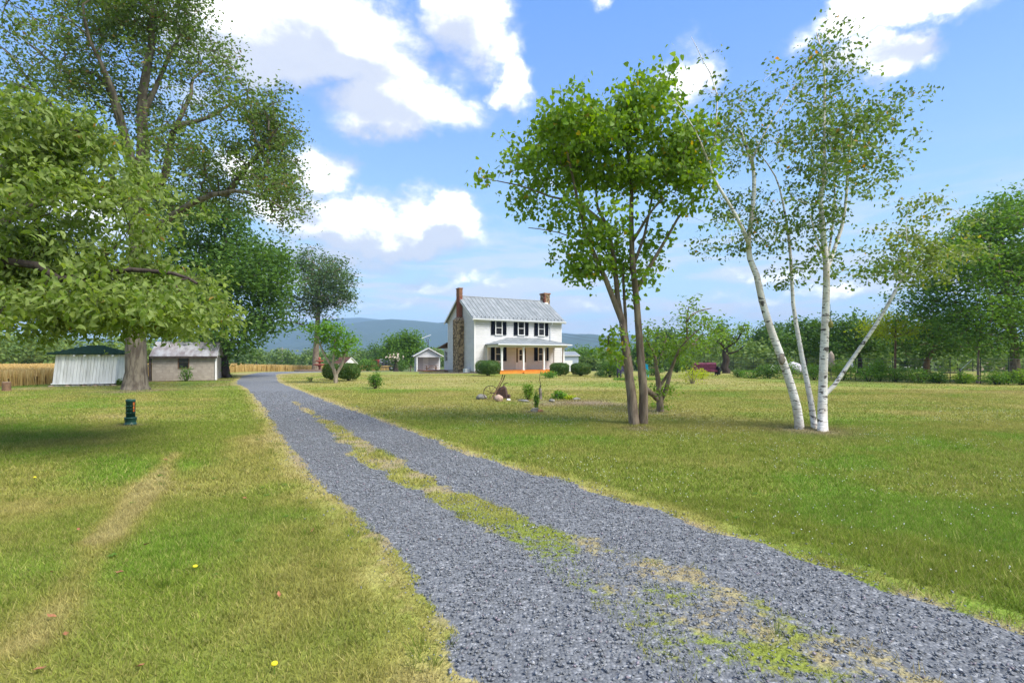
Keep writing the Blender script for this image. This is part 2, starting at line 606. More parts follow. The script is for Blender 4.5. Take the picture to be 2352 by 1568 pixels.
def attr_mat(name, rough=.9, trans=0, detail=True, spec=.15):
    """colour kept per vertex (species and dryness of the plants), with fine natural variation"""
    m = bpy.data.materials.new(name)
    m.use_nodes = True
    t = NT(m.node_tree)
    b = t.n['Principled BSDF']
    at = t.node('ShaderNodeAttribute', attribute_name='Col')
    geo = t.node('ShaderNodeNewGeometry')
    c = at.outputs[0]
    if detail:
        p = geo.outputs['Position']
        hs = t.node('ShaderNodeHueSaturation')
        n = t.noise(p, 28, 5, .75)
        n2 = t.noise(p, 3.5, 4, .6)
        t.put(hs.inputs['Value'], t.math('ADD', t.mapr(n, .25, .75, .55, 1.35, False), t.mapr(n2, .3, .7, -.12, .12, False)))
        t.put(hs.inputs['Hue'], t.mapr(n2, .3, .7, .49, .51, False))
        t.link(c, hs.inputs['Color'])
        c = hs.outputs[0]
        bp = t.node('ShaderNodeBump')
        bp.inputs['Strength'].default_value = .8
        bp.inputs['Distance'].default_value = .03
        t.link(t.noise(p, 40, 4, .7), bp.inputs['Height'])
        t.link(bp.outputs[0], b.inputs['Normal'])
    t.put(b.inputs['Base Color'], c)
    b.inputs['Roughness'].default_value = rough
    b.inputs['Specular IOR Level'].default_value = spec
    if trans:
        tr = t.node('ShaderNodeBsdfTranslucent')
        t.link(c, tr.inputs[0])
        mx = t.node('ShaderNodeMixShader')
        mx.inputs[0].default_value = trans
        t.link(b.outputs[0], mx.inputs[1])
        t.link(tr.outputs[0], mx.inputs[2])
        t.link(mx.outputs[0], t.n['Material Output'].inputs[0])
    return m


M['lawn'] = attr_mat('lawn_turf')
M['blade'] = attr_mat('grass_blade', .75, .4, False, .08)
M['chips'] = attr_mat('slate_chip', .55, 0, False, .4)


def gravel_mat():
    m = bpy.data.materials.new('gravel_drive')
    m.use_nodes = True
    t = NT(m.node_tree)
    b = t.n['Principled BSDF']
    at = t.node('ShaderNodeAttribute', attribute_name='Col')
    geo = t.node('ShaderNodeNewGeometry')
    p = geo.outputs['Position']
    vo = t.node('ShaderNodeTexVoronoi')
    t.link(p, vo.inputs['Vector'])
    vo.inputs['Scale'].default_value = 48
    sep = t.node('ShaderNodeSeparateColor')
    t.link(vo.outputs['Color'], sep.inputs[0])
    st = t.ramp(sep.outputs[0], [(0, (.115, .123, .133)), (.5, (.158, .168, .180)), (.85, (.205, .215, .225)), (1, (.32, .33, .34))])
    edge = t.mapr(vo.outputs['Distance'], .25, .75, 1, .55)
    st = t.mix(1, st, t.mix(edge, (.45, .45, .45, 1), (1, 1, 1, 1)), 'MULTIPLY')
    n = t.noise(p, 11, 6, .7)
    mask = t.mapr(t.math('ADD', at.outputs['Alpha'], t.math('MULTIPLY', t.math('SUBTRACT', n, .5), 1.1)), .42, .58)
    hs = t.node('ShaderNodeHueSaturation')
    t.link(at.outputs[0], hs.inputs['Color'])
    nb = t.noise(p, 3.5, 4, .6)
    t.put(hs.inputs['Value'], t.math('ADD', t.mapr(t.noise(p, 28, 5, .75), .25, .75, .55, 1.35, False), t.mapr(nb, .3, .7, -.12, .12, False)))
    t.put(hs.inputs['Hue'], t.mapr(nb, .3, .7, .49, .51, False))
    c = t.mix(mask, hs.outputs[0], st)
    t.put(b.inputs['Base Color'], c)
    b.inputs['Roughness'].default_value = .9
    b.inputs['Specular IOR Level'].default_value = .15
    bp = t.node('ShaderNodeBump')
    bp.inputs['Strength'].default_value = .6
    bp.inputs['Distance'].default_value = .015
    bp.invert = True
    t.link(vo.outputs['Distance'], bp.inputs['Height'])
    t.link(bp.outputs[0], b.inputs['Normal'])
    return m


M['gravel'] = gravel_mat()

# ------------------------------------------------------------------ the drive, as two edges
DRIVE = [  # left edge x,y ; right edge x,y
    (4.7, -6, 7.8, -4.3), (3.0, -3, 5.95, -1.4), (1.27, 0, 4.05, 1.6), (-.22, 2.59, 2.43, 4.1), (-1.31, 4.7, .98, 6.3), (-2.94, 7.27, -.86, 8.9),
    (-4.52, 10.1, -2.48, 11.7), (-8.49, 17.3, -6.85, 18.9), (-14.1, 26.95, -12.4, 28.5), (-16.9, 31.3, -15.0, 33.0),
    (-22.2, 42.2, -19.8, 43.2), (-25.0, 49.8, -21.6, 47.6), (-26.2, 55.4, -21.0, 51.0), (-24.5, 60.6, -19, 54.5), (-19, 63, -16, 58), (-10, 66, -9, 61), (0, 74, 3, 70),
]


def catmull(P, n_per):
    P = np.asarray(P, float)
    out = []
    for i in range(len(P) - 1):
        p0, p1, p2, p3 = P[max(i - 1, 0)], P[i], P[i + 1], P[min(i + 2, len(P) - 1)]
        L = np.linalg.norm(p2[:2] - p1[:2])
        n = max(2, int(L / n_per(p1)))
        for k in range(n):
            t = k / n
            out.append(.5 * ((2 * p1) + (-p0 + p2) * t + (2 * p0 - 5 * p1 + 4 * p2 - p3) * t * t + (-p0 + 3 * p1 - 3 * p2 + p3) * t ** 3))
    out.append(P[-1])
    return np.array(out)


DR = catmull(DRIVE, lambda p: .07 if p[1] < 14 else .2)
DR_L, DR_R = DR[:, :2], DR[:, 2:]


def drive_us(x, y):
    """across (-1 left edge .. 1 right edge) and along (index) for points"""
    x = np.asarray(x, float)
    y = np.asarray(y, float)
    C = (DR_L + DR_R) / 2
    u = np.full(x.shape, 9.0)
    s = np.zeros(x.shape)
    near = (x > -31) & (x < 12) & (y < 80)
    idx = np.nonzero(near)[0]
    for a in range(0, len(idx), 20000):
        ii = idx[a:a + 20000]
        d2 = (x[ii, None] - C[None, ::3, 0]) ** 2 + (y[ii, None] - C[None, ::3, 1]) ** 2
        j = d2.argmin(1) * 3
        w = DR_R[j] - DR_L[j]
        W = np.maximum((w ** 2).sum(1), .01)
        u[ii] = ((x[ii] - C[j, 0]) * w[:, 0] + (y[ii] - C[j, 1]) * w[:, 1]) / W * 2
        s[ii] = C[j, 1]
        far = np.sqrt(d2.min(1)) > 3.2
        uu = u[ii]
        uu[far] = 9
        u[ii] = uu
    return u, s


def gravel_amount(u, s, x, y):
    """1 where loose gravel lies thick, 0 where turf or straw shows"""
    n = fbm(x, y, .45, 3) - .5
    n2 = fbm(x, y, 2.2, 13) - .5
    edge = 1 - sstep(.88, 1.03, np.abs(u) + n * .22 + n2 * .04)
    uc = np.interp(s, [0, 3, 5, 8, 12, 20, 40], [.10, .05, -.14, -.12, -.05, 0, 0])
    hw = np.interp(s, [0, 3, 4.2, 5, 8, 12, 18, 24, 60], [.44, .40, .30, .22, .20, .15, .05, -.1, -.1])
    mid = 1 - sstep(-.08, .10, hw - .01 - np.abs(u - uc) + n * .38 + n2 * .15)
    soft = np.interp(s, [0, 3, 4.6, 5.6, 7], [.58, .56, .50, .25, .0]) * (.25 + 1.45 * fbm(x, y, .8, 71, 3))
    mid = np.maximum(mid, soft)
    return edge * mid


GREEN = np.array([.165, .215, .030])
LUSH = np.array([.138, .225, .026])
OLIVE = np.array([.205, .225, .046])
STRAW = np.array([.320, .275, .110])
TAN = np.array([.290, .258, .072])


def seg_d(x, y, pts):
    d = np.full(np.shape(x), 1e9)
    for (ax, ay), (bx, by) in zip(pts[:-1], pts[1:]):
        vx, vy = bx - ax, by - ay
        t = np.clip(((x - ax) * vx + (y - ay) * vy) / (vx * vx + vy * vy), 0, 1)
        d = np.minimum(d, np.hypot(x - ax - t * vx, y - ay - t * vy))
    return d


def GP(px, py):
    v = G(px, py)
    return (v.x, v.y)


TRACK = [GP(400, 1045), GP(350, 1110), GP(300, 1175), GP(240, 1235)]
TRACK2 = [GP(240, 1240), GP(170, 1360), GP(60, 1480)]
LUSH_STRIP = [GP(530, 888), GP(525, 930), GP(500, 1000), GP(420, 1060)]
BARE = [(GP(1225, 945), .35), (GP(1465, 985), .35), (GP(1860, 990), .9), (GP(1390, 925), 1.3), (GP(1330, 925), .8), (GP(1250, 925), 1.2), (GP(299, 977), .3), (GP(312, 899), 1.6), (GP(1515, 948), .8)]


def lawn_color(x, y):
    x = np.asarray(x, float)
    y = np.asarray(y, float)
    n1 = fbm(x, y, 5.0, 21, 5)
    n2 = fbm(x, y, 1.3, 5, 4)
    n3 = fbm(x * .35, y, 1.0, 8, 4)             # streaks left by the mower
    ang = R(31)
    acr = x * math.cos(ang) + y * math.sin(ang)
    stripe = .5 + .5 * np.sin(acr * 2.3 + 2.0 * (n1 - .5))
    dry = .22 + .85 * (n1 - .5) + .55 * (n2 - .5) + .6 * (n3 - .5)
    left = sstep(.3, -1.5, x + y * .6 - 2.2)
    dry += left * (.12 + .30 * (stripe - .5))
    dry += (1 - left) * .26 * sstep(9, 19, y) + .05 * sstep(20, 34, y)
    dry -= (1 - left) * .34 * sstep(9, 4, y)
    u, s = drive_us(x.ravel(), y.ravel())
    u, s = u.reshape(x.shape), s.reshape(x.shape)
    dry += .30 * np.exp(-((np.abs(u) - 1.10) / .13) ** 2) + .35 * (np.abs(u) < 1.05)
    dry += 1.1 * np.exp(-(seg_d(x, y, TRACK) / .17) ** 2) + .60 * np.exp(-(seg_d(x, y, TRACK2) / .17) ** 2)
    dry += .28 * np.exp(-(seg_d(x, y, [GP(120, 1160), GP(330, 1130), GP(560, 1040), GP(640, 985)]) / .55) ** 2)
    dry -= .50 * np.exp(-(seg_d(x, y, LUSH_STRIP) / .8) ** 2)
    dry -= .45 * np.exp(-(seg_d(x, y, [GP(640, 1120), GP(560, 1150)]) / .3) ** 2)
    dry -= .35 * np.exp(-(seg_d(x, y, [GP(1000, 1440), GP(500, 1500), GP(350, 1300)]) / .5) ** 2)
    dry -= .25 * np.exp(-(seg_d(x, y, [GP(0, 1060), GP(230, 1040)]) / 1.0) ** 2)
    dry -= .35 * np.exp(-(seg_d(x, y, [GP(2352, 893), GP(2000, 888), GP(1700, 872)]) / 1.2) ** 2)
    dry = np.clip(dry, 0, 1.15)[..., None]
    lush = sstep(.05, -.25, .22 + 1.5 * (n1 - .5) + 1.0 * (n2 - .5) - .2)[..., None]
    c = GREEN + (LUSH - GREEN) * lush
    c = c + (OLIVE - c) * np.clip(dry * 2, 0, 1)
    c = c + (TAN - c) * np.clip(dry * 1.6 - .45, 0, 1)
    c = c + (STRAW - c) * np.clip(dry * 2.4 - 1.45, 0, 1)
    strip = (np.abs(u) < 1.0) * sstep(.46, .62, fbm(x, y, .35, 66, 3))
    c = c + (np.array([.30, .24, .15]) - c) * (strip * .8)[..., None]
    for (bx, by), r in BARE:
        w = np.exp(-(((x - bx) ** 2 + (y - by) ** 2) / r ** 2)) * sstep(.3, .6, n2 + .08)
        c = c + (np.array([.20, .15, .10]) - c) * (np.clip(w * 1.1, 0, 1) * .75)[..., None]
    return c


# wheat field outline
WHEAT = [(-95, 24.0), (-45, 24.5), (-33, 25.6), (-27.4, 27.0), (-27.2, 33), (-26.5, 42), (-28.2, 50), (-31, 62), (-32, 76), (-30.5, 86), (-27, 92), (-27, 121), (-60, 118), (-75, 66), (-95, 54)]


def in_poly(x, y, poly):
    x = np.asarray(x)
    y = np.asarray(y)
    r = np.zeros(x.shape, bool)
    for (x0, y0), (x1, y1) in zip(poly, poly[1:] + poly[:1]):
        c = ((y0 > y) != (y1 > y)) & (x < (x1 - x0) * (y - y0) / (y1 - y0 + 1e-9) + x0)
        r ^= c
    return r


def build_ground():
    def axis(lo, hi, step, far):
        a = list(np.arange(lo, hi + .001, step))
        d, v = step, hi
        while v < far:
            d *= 1.35
            v += d
            a.append(v)
        d, v = step, lo
        pre = []
        while v > -far:
            d *= 1.35
            v -= d
            pre.append(v)
        return np.array(pre[::-1] + a)
    xs = axis(-34, 34, .25, 6000)
    ys = axis(-4, 62, .25, 6000)
    X, Y = np.meshgrid(xs, ys)
    Z = gz(X, Y) + (fbm(X, Y, 1.5, 40, 3) - .5) * .05 * sstep(16, 32, np.hypot(X, Y)) * (np.hypot(X, Y) < 60)
    u, s = drive_us(X.ravel(), Y.ravel())
    Z = Z * 1.0 - .014 * (1 - sstep(1.1, 1.3, np.abs(u.reshape(X.shape))))
    c = lawn_color(X, Y)
    far = sstep(60, 90, Y)[..., None] * np.ones(3)
    c = c * (1 - far) + (np.array([.085, .115, .035]) + .03 * (fbm(X, Y, 60, 9)[..., None] - .5)) * far
    nx, ny = len(xs), len(ys)
    V = np.stack([X.ravel(), Y.ravel(), Z.ravel()], 1)
    i = np.arange(ny - 1)[:, None] * nx + np.arange(nx - 1)[None]
    Fc = np.stack([i, i + 1, i + nx + 1, i + nx], -1).reshape(-1, 4)
    link_mesh('ground', np_mesh('ground', V, Fc, True, [M['lawn']], c.reshape(-1, 3)), kind='structure')


build_ground()


def build_drive():
    nu = 56
    us = np.linspace(-1.35, 1.35, nu)
    L, Rr = DR_L, DR_R
    C, H = (L + Rr) / 2, (Rr - L) / 2
    P = C[:, None, :] + us[None, :, None] * H[:, None, :]
    X, Y = P[..., 0], P[..., 1]
    U = np.broadcast_to(us[None], X.shape)
    S = np.broadcast_to(C[:, 1][:, None], X.shape)
    g = gravel_amount(U, S, X, Y)
    Z = gz(X, Y) + .008 + .012 * g * (fbm(X, Y, .3, 6, 3)) - .016 * sstep(1.15, 1.35, np.abs(U))
    c = lawn_color(X, Y)
    nx, ny = nu, len(L)
    V = np.stack([X.ravel(), Y.ravel(), Z.ravel()], 1)
    i = np.arange(ny - 1)[:, None] * nx + np.arange(nx - 1)[None]
    Fc = np.stack([i, i + 1, i + nx + 1, i + nx], -1).reshape(-1, 4)
    col = np.concatenate([c.reshape(-1, 3), g.reshape(-1, 1)], 1)
    link_mesh('path', np_mesh('path', V, Fc, True, [M['gravel']], col), kind='structure')


build_drive()


# ------------------------------------------------------------------ mountains and haze
def ridge(name, prof, Y0, Yr, Y1, seed, rough):
    xs_px = np.arange(-900, 3300, 12.0)
    hp = np.interp(xs_px, [p[0] for p in prof], [p[1] for p in prof])
    X = (xs_px - CX) / F * Yr
    H = EYE + (HY - hp) / F * Yr
    rows = 34
    V = []
    for r in range(rows):
        t = r / (rows - 1)
        y = Y0 + (Y1 - Y0) * t
        tr = (Yr - Y0) / (Y1 - Y0)
        k = np.sin(math.pi / 2 * t / tr) if t < tr else np.cos(math.pi / 2 * (t - tr) / (1 - tr))
        spur = fbm(X, np.full_like(X, y), 420, seed, 5, .55)
        w = 4 * k * (1 - k)
        z = -6 + (H + 6) * np.clip(k * (1 - w * .35) + w * (spur - .5) * rough, 0, 1.2)
        V.append(np.stack([X * (y / Yr) ** .5, np.full_like(X, y), z], 1))
    V = np.concatenate(V)
    nx = len(X)
    i = np.arange(rows - 1)[:, None] * nx + np.arange(nx - 1)[None]
    Fc = np.stack([i, i + 1, i + nx + 1, i + nx], -1).reshape(-1, 4)
    link_mesh(name, np_mesh(name, V, Fc, True, [M['mountain']]), kind='structure')


ridge('mountain', [(-900, 790), (0, 775), (400, 780), (560, 800), (600, 778), (640, 760), (700, 752), (800, 744), (860, 736), (900, 733), (960, 737), (1010, 742), (1045, 736), (1100, 742),
                   (1290, 768), (1340, 767), (1400, 778), (1450, 786), (1550, 795), (1700, 800), (2000, 803), (2352, 800), (3300, 790)], 1700, 2600, 3300, 3, 1.2)
ridge('mountain', [(-900, 770), (0, 770), (400, 790), (560, 812), (640, 752), (700, 740), (780, 731), (830, 729), (900, 737), (1000, 752), (1200, 765), (1290, 764), (1400, 774), (1440, 767), (1500, 775),
                   (1600, 790), (1690, 780), (1730, 771), (1790, 776), (1860, 792), (2352, 788), (3300, 780)], 3000, 3700, 4300, 17, 1.0)

HAZE_DENSITY = 2.6e-4


def build_haze():
    hz = MB().box(-5200, 5200, -400, 4700, -12, 330).build('haze', None, kind='stuff', label='pale blue haze lying over the far mountains')
    m = bpy.data.materials.new('haze_air')
    m.use_nodes = True
    t = NT(m.node_tree)
    t.n.remove(t.n['Principled BSDF'])
    v = t.node('ShaderNodeVolumePrincipled')
    v.inputs['Color'].default_value = (.40, .62, .90, 1)
    v.inputs['Density'].default_value = HAZE_DENSITY
    t.link(v.outputs[0], t.n['Material Output'].inputs['Volume'])
    hz.data.materials.append(m)


build_haze()

# ------------------------------------------------------------------ leaves and trees
T_DIAMOND = (np.array([(0, 0, 0), (-.30, .5, .08), (0, 1, -.04), (.30, .5, .08)]), np.array([(0, 1, 2), (0, 2, 3)]))
T_OVAL = (np.array([(0, 0, 0), (-.20, .28, .07), (-.20, .62, .05), (0, 1, -.16), (.20, .62, .05), (.20, .28, .07), (0, .45, 0)]),
          np.array([(0, 1, 6), (1, 2, 6), (2, 3, 6), (3, 4, 6), (4, 5, 6), (5, 0, 6)]))
T_HEART = (np.array([(0, .10, 0), (-.28, 0, .05), (-.46, .28, .08), (-.30, .68, .03), (0, 1, -.10), (.30, .68, .03), (.46, .28, .08), (.28, 0, .05), (0, .45, -.02)]),
           np.array([(0, 1, 8), (1, 2, 8), (2, 3, 8), (3, 4, 8), (4, 5, 8), (5, 6, 8), (6, 7, 8), (7, 0, 8)]))


def unit(v):
    return v / np.maximum(np.linalg.norm(v, axis=-1, keepdims=True), 1e-9)


def leaf_frames(n, droop=.3, flat=.6, rg=rng):
    """length axis, side axis, normal for n leaves"""
    a = unit(rg.normal(size=(n, 3)) * (1, 1, .5) + (0, 0, -droop))
    up = unit(rg.normal(size=(n, 3)) * (1 - flat) + np.array([0, 0, 1.0]) * flat)
    b = unit(np.cross(a, up))
    nn = np.cross(b, a)
    return a, b, nn


def leaf_mesh(name, P, size, tpl, mat, droop=.3, flat=.5, frames=None):
    tv, tf = tpl
    n = len(P)
    a, b, nn = frames if frames is not None else leaf_frames(n, droop, flat)
    sz = np.broadcast_to(np.asarray(size, float), (n,))[:, None, None]
    V = P[:, None, :] + sz * (b[:, None, :] * tv[None, :, 0:1] + a[:, None, :] * tv[None, :, 1:2] + nn[:, None, :] * tv[None, :, 2:3])
    Fc = (tf[None] + (np.arange(n) * len(tv))[:, None, None]).reshape(-1, 3)
    return np_mesh(name, V.reshape(-1, 3), Fc, False, [mat])


class Skeleton:
    """a branching frame: limbs drawn by hand, twigs grown towards the places where leaves hang"""
    def __init__(s):
        s.p, s.par, s.r0 = [], [], []

    def limb(s, pts, r0, r1, attach=None, seg=.35, wob=.03):
        pts = [np.array(p, float) for p in pts]
        if attach is None and s.p:
            d = [np.linalg.norm(q - pts[0]) for q in s.p]
            attach = int(np.argmin(d))
        elif attach == -1:
            attach = None
        P = catmull([tuple(p) for p in pts], lambda q: seg) if len(pts) > 2 else np.array(pts)
        L = len(P)
        last = attach
        for i, p in enumerate(P):
            t = i / max(L - 1, 1)
            if i:
                p = p + rng.normal(size=3) * wob * (r1 + r0) * 2
            s.p.append(p)
            s.par.append(last if last is not None else -1)
            s.r0.append(r0 + (r1 - r0) * t ** .8)
            last = len(s.p) - 1

    def grow(s, attr, seg=.4, curl=.12, lift=.25, maxr=None):
        attr = np.asarray(attr, float)
        base = np.array(s.p)
        d = np.array([np.min(np.linalg.norm(base - a, axis=1)) for a in attr])
        order = np.argsort(d)
        cap = len(s.p) + int(np.sum(d / seg)) + len(attr) * 4 + 50
        arr = np.zeros((cap, 3))
        n = len(s.p)
        arr[:n] = base
        s.tips = []
        for k in order:
            a = attr[k]
            v = arr[:n] - a
            dist = np.sqrt((v ** 2).sum(1))
            cost = dist + lift * np.maximum(v[:, 2], 0)
            j = int(np.argmin(cost))
            dd = dist[j]
            m = max(1, int(math.ceil(dd / seg)))
            q = arr[j].copy()
            perp = rng.normal(size=3) * curl * dd
            perp[2] = abs(perp[2]) * .6
            last = j
            for i in range(1, m + 1):
                t = i / m
                p = q + (a - q) * t + perp * math.sin(math.pi * t) * .5 + rng.normal(size=3) * curl * seg * .4 * (i < m)
                if n >= cap:
                    break
                arr[n] = p
                s.p.append(p)
                s.par.append(last)
                s.r0.append(0)
                last = n
                n += 1
            s.tips.append(last)
        return s

    def radii(s, tip=.006, expo=2.3, limit=None):
        n = len(s.p)
        w = np.zeros(n)
        child = np.zeros(n, int)
        for i in range(n - 1, -1, -1):
            if child[i] == 0:
                w[i] += tip ** expo
            pr = s.par[i]
            if pr >= 0:
                w[pr] += w[i]
                child[pr] += 1
        r = w ** (1 / expo)
        r0 = np.array(s.r0)
        r = np.where(r0 > 0, r0, r)
        for i in range(n):
            pr = s.par[i]
            if pr >= 0:
                r[i] = min(r[i], r[pr] * .97) if r0[i] == 0 else r[i]
        s.r = r
        return s

    def tubes(s, minr=0, origin=(0, 0, 0), rough=.0):
        n = len(s.p)
        P = np.array(s.p) - np.array(origin)
        kids = [[] for _ in range(n)]
        roots = []
        for i, pr in enumerate(s.par):
            (kids[pr] if pr >= 0 else roots).append(i)
        V, Fc = [], []
        stack = [(r, None) for r in roots]
        nv = 0
        while stack:
            i, start = stack.pop()
            chain = ([start] if start is not None else []) + [i]
            rads = ([min(s.r[i] * 1.15, s.r[start])] if start is not None else []) + [s.r[i]]
            j = i
            while kids[j]:
                ks = sorted(kids[j], key=lambda k: -s.r[k])
                for k in ks[1:]:
                    stack.append((k, j))
                j = ks[0]
                chain.append(j)
                rads.append(s.r[j])
            if len(chain) < 2:
                continue
            mr = max(rads)
            if mr < minr:
                continue
            sides = 14 if mr > .25 else 9 if mr > .07 else 6 if mr > .03 else 4 if mr > .012 else 3
            C = P[chain]
            Tn = np.zeros_like(C)
            Tn[1:-1] = C[2:] - C[:-2]
            Tn[0] = C[1] - C[0]
            Tn[-1] = C[-1] - C[-2]
            Tn = unit(Tn)
            ref = np.array([1.0, 0, 0]) if abs(Tn[0][0]) < .9 else np.array([0, 1.0, 0])
            ang = np.linspace(0, 2 * math.pi, sides, endpoint=False)
            ca, sa = np.cos(ang), np.sin(ang)
            for c, tn, r in zip(C, Tn, rads):
                u = np.cross(tn, ref)
                if np.linalg.norm(u) < 1e-3:
                    u = np.cross(tn, ref + (.3, .5, .2))
                u = u / np.linalg.norm(u)
                w = np.cross(tn, u)
                ref = np.cross(u, tn)
                rr = r * (1 + rough * (rng.random(sides) - .5)) if rough and r > .05 else r
                V.append(c + (u * ca[:, None] + w * sa[:, None]) * (rr[:, None] if isinstance(rr, np.ndarray) else rr))
            m = len(C)
            i0 = nv + np.arange(m - 1)[:, None] * sides + np.arange(sides)[None]
            i1 = nv + np.arange(m - 1)[:, None] * sides + (np.arange(sides)[None] + 1) % sides
            Fc.append(np.stack([i0, i1, i1 + sides, i0 + sides], -1).reshape(-1, 4))
            nv += m * sides
        return np.concatenate(V), np.concatenate(Fc)


def clump_points(clumps, Y, depth, n_per, origin_px=True, rg=rng, shell=.45, gap=.44, gsize=.30):
    """points through ellipsoids given in frame units at depth Y; n_per per 1000 square units"""
    out = []
    for c in clumps:
        px, py, rx, ry = c[:4]
        dens = c[4] if len(c) > 4 else 1.0
        dy = c[5] if len(c) > 5 else rg.uniform(-depth * .4, depth * .4)
        n = max(2, int(rx * ry * math.pi / 1000 * n_per * dens))
        v = unit(rg.normal(size=(n, 3))) * (rg.random(n) ** shell)[:, None]
        dz = v[:, 1] * depth * .7 + dy
        yy = Y + dz
        # shift sideways in the world, not in the frame: a clump has one place and size
        wx = (px - CX) / F * (Y + dy) + v[:, 0] * rx / F * Y
        wz = EYE + (HY - py) / F * (Y + dy) + v[:, 2] * ry / F * Y
        out.append(np.stack([wx, yy, wz], 1))
    P = np.concatenate(out)
    g = gsize * depth
    nz = .5 * fbm(P[:, 0] + .31 * P[:, 1], P[:, 2] - .2 * P[:, 1], g, 55, 3) + .5 * fbm(P[:, 1] + .3 * P[:, 0], P[:, 2] + .2 * P[:, 0], g, 56, 3)
    P = P[nz > gap]
    # a few shoots push out past the outline
    k = rg.random(len(P)) < .05
    c = P.mean(0)
    P[k] += unit(P[k] - c) * g * (.2 + .6 * rg.random((k.sum(), 1)))
    return P


def leaves_at(P, per, spread, rg=rng):
    k = np.repeat(np.arange(len(P)), per)
    return P[k] + rg.normal(size=(len(k), 3)) * np.array([spread, spread, spread * .8])


def finish_tree(name, loc, sk, leafP, size, tpl, leafmat, barkmat, label, group=None, droop=.3, flat=.5, minr=0, singles=0, cat='tree', rough=.06, crown_name='crown', var=.35):
    root = empty(name, loc, label=label, cat=cat, group=group)
    o = np.array(loc)
    V, Fc = sk.tubes(minr, o, rough)
    link_mesh('trunk', np_mesh('trunk', V, Fc, True, [barkmat]), root)
    n = len(leafP)
    sz = size * (1 + var * (rng.random(n) - .5) * 2)
    a, b, nn = leaf_frames(n, droop, flat)
    Pl = leafP - o
    if singles:
        # the leaves that show largest are objects of their own
        score = leafP[:, 1] + np.where(np.abs(leafP[:, 0]) > leafP[:, 1] * .98, 50, 0)
        order = np.argsort(score)
        near, rest = order[:singles], order[singles:]
        lm = leaf_mesh('leaf', np.zeros((1, 3)), 1.0, tpl, leafmat, frames=(np.array([[0, 1.0, 0]]), np.array([[1.0, 0, 0]]), np.array([[0, 0, 1.0]])))
        for i in near:
            lo = bpy.data.objects.new('leaf', lm)
            COL.objects.link(lo)
            lo.parent = root
            mt = Matrix((b[i] * sz[i], a[i] * sz[i], nn[i] * sz[i])).transposed().to_4x4()
            mt.translation = Vector(Pl[i])
            lo.matrix_local = mt
        me = leaf_mesh('foliage', Pl[rest], sz[rest], tpl, leafmat, frames=(a[rest], b[rest], nn[rest]))
        link_mesh('foliage', me, root, kind='stuff')
    else:
        me = leaf_mesh(crown_name, Pl, sz, tpl, leafmat, frames=(a, b, nn))
        link_mesh(crown_name, me, root)
    return root


def pl(pts, Y, dys=None):
    """a limb given in frame units; optional depth offsets"""
    out = []
    for i, (px, py) in enumerate(pts):
        dy = 0 if dys is None else (dys * i / (len(pts) - 1) if not isinstance(dys, (list, tuple)) else dys[i])
        out.append(tuple(A(px, py, Y + dy)))
    return out


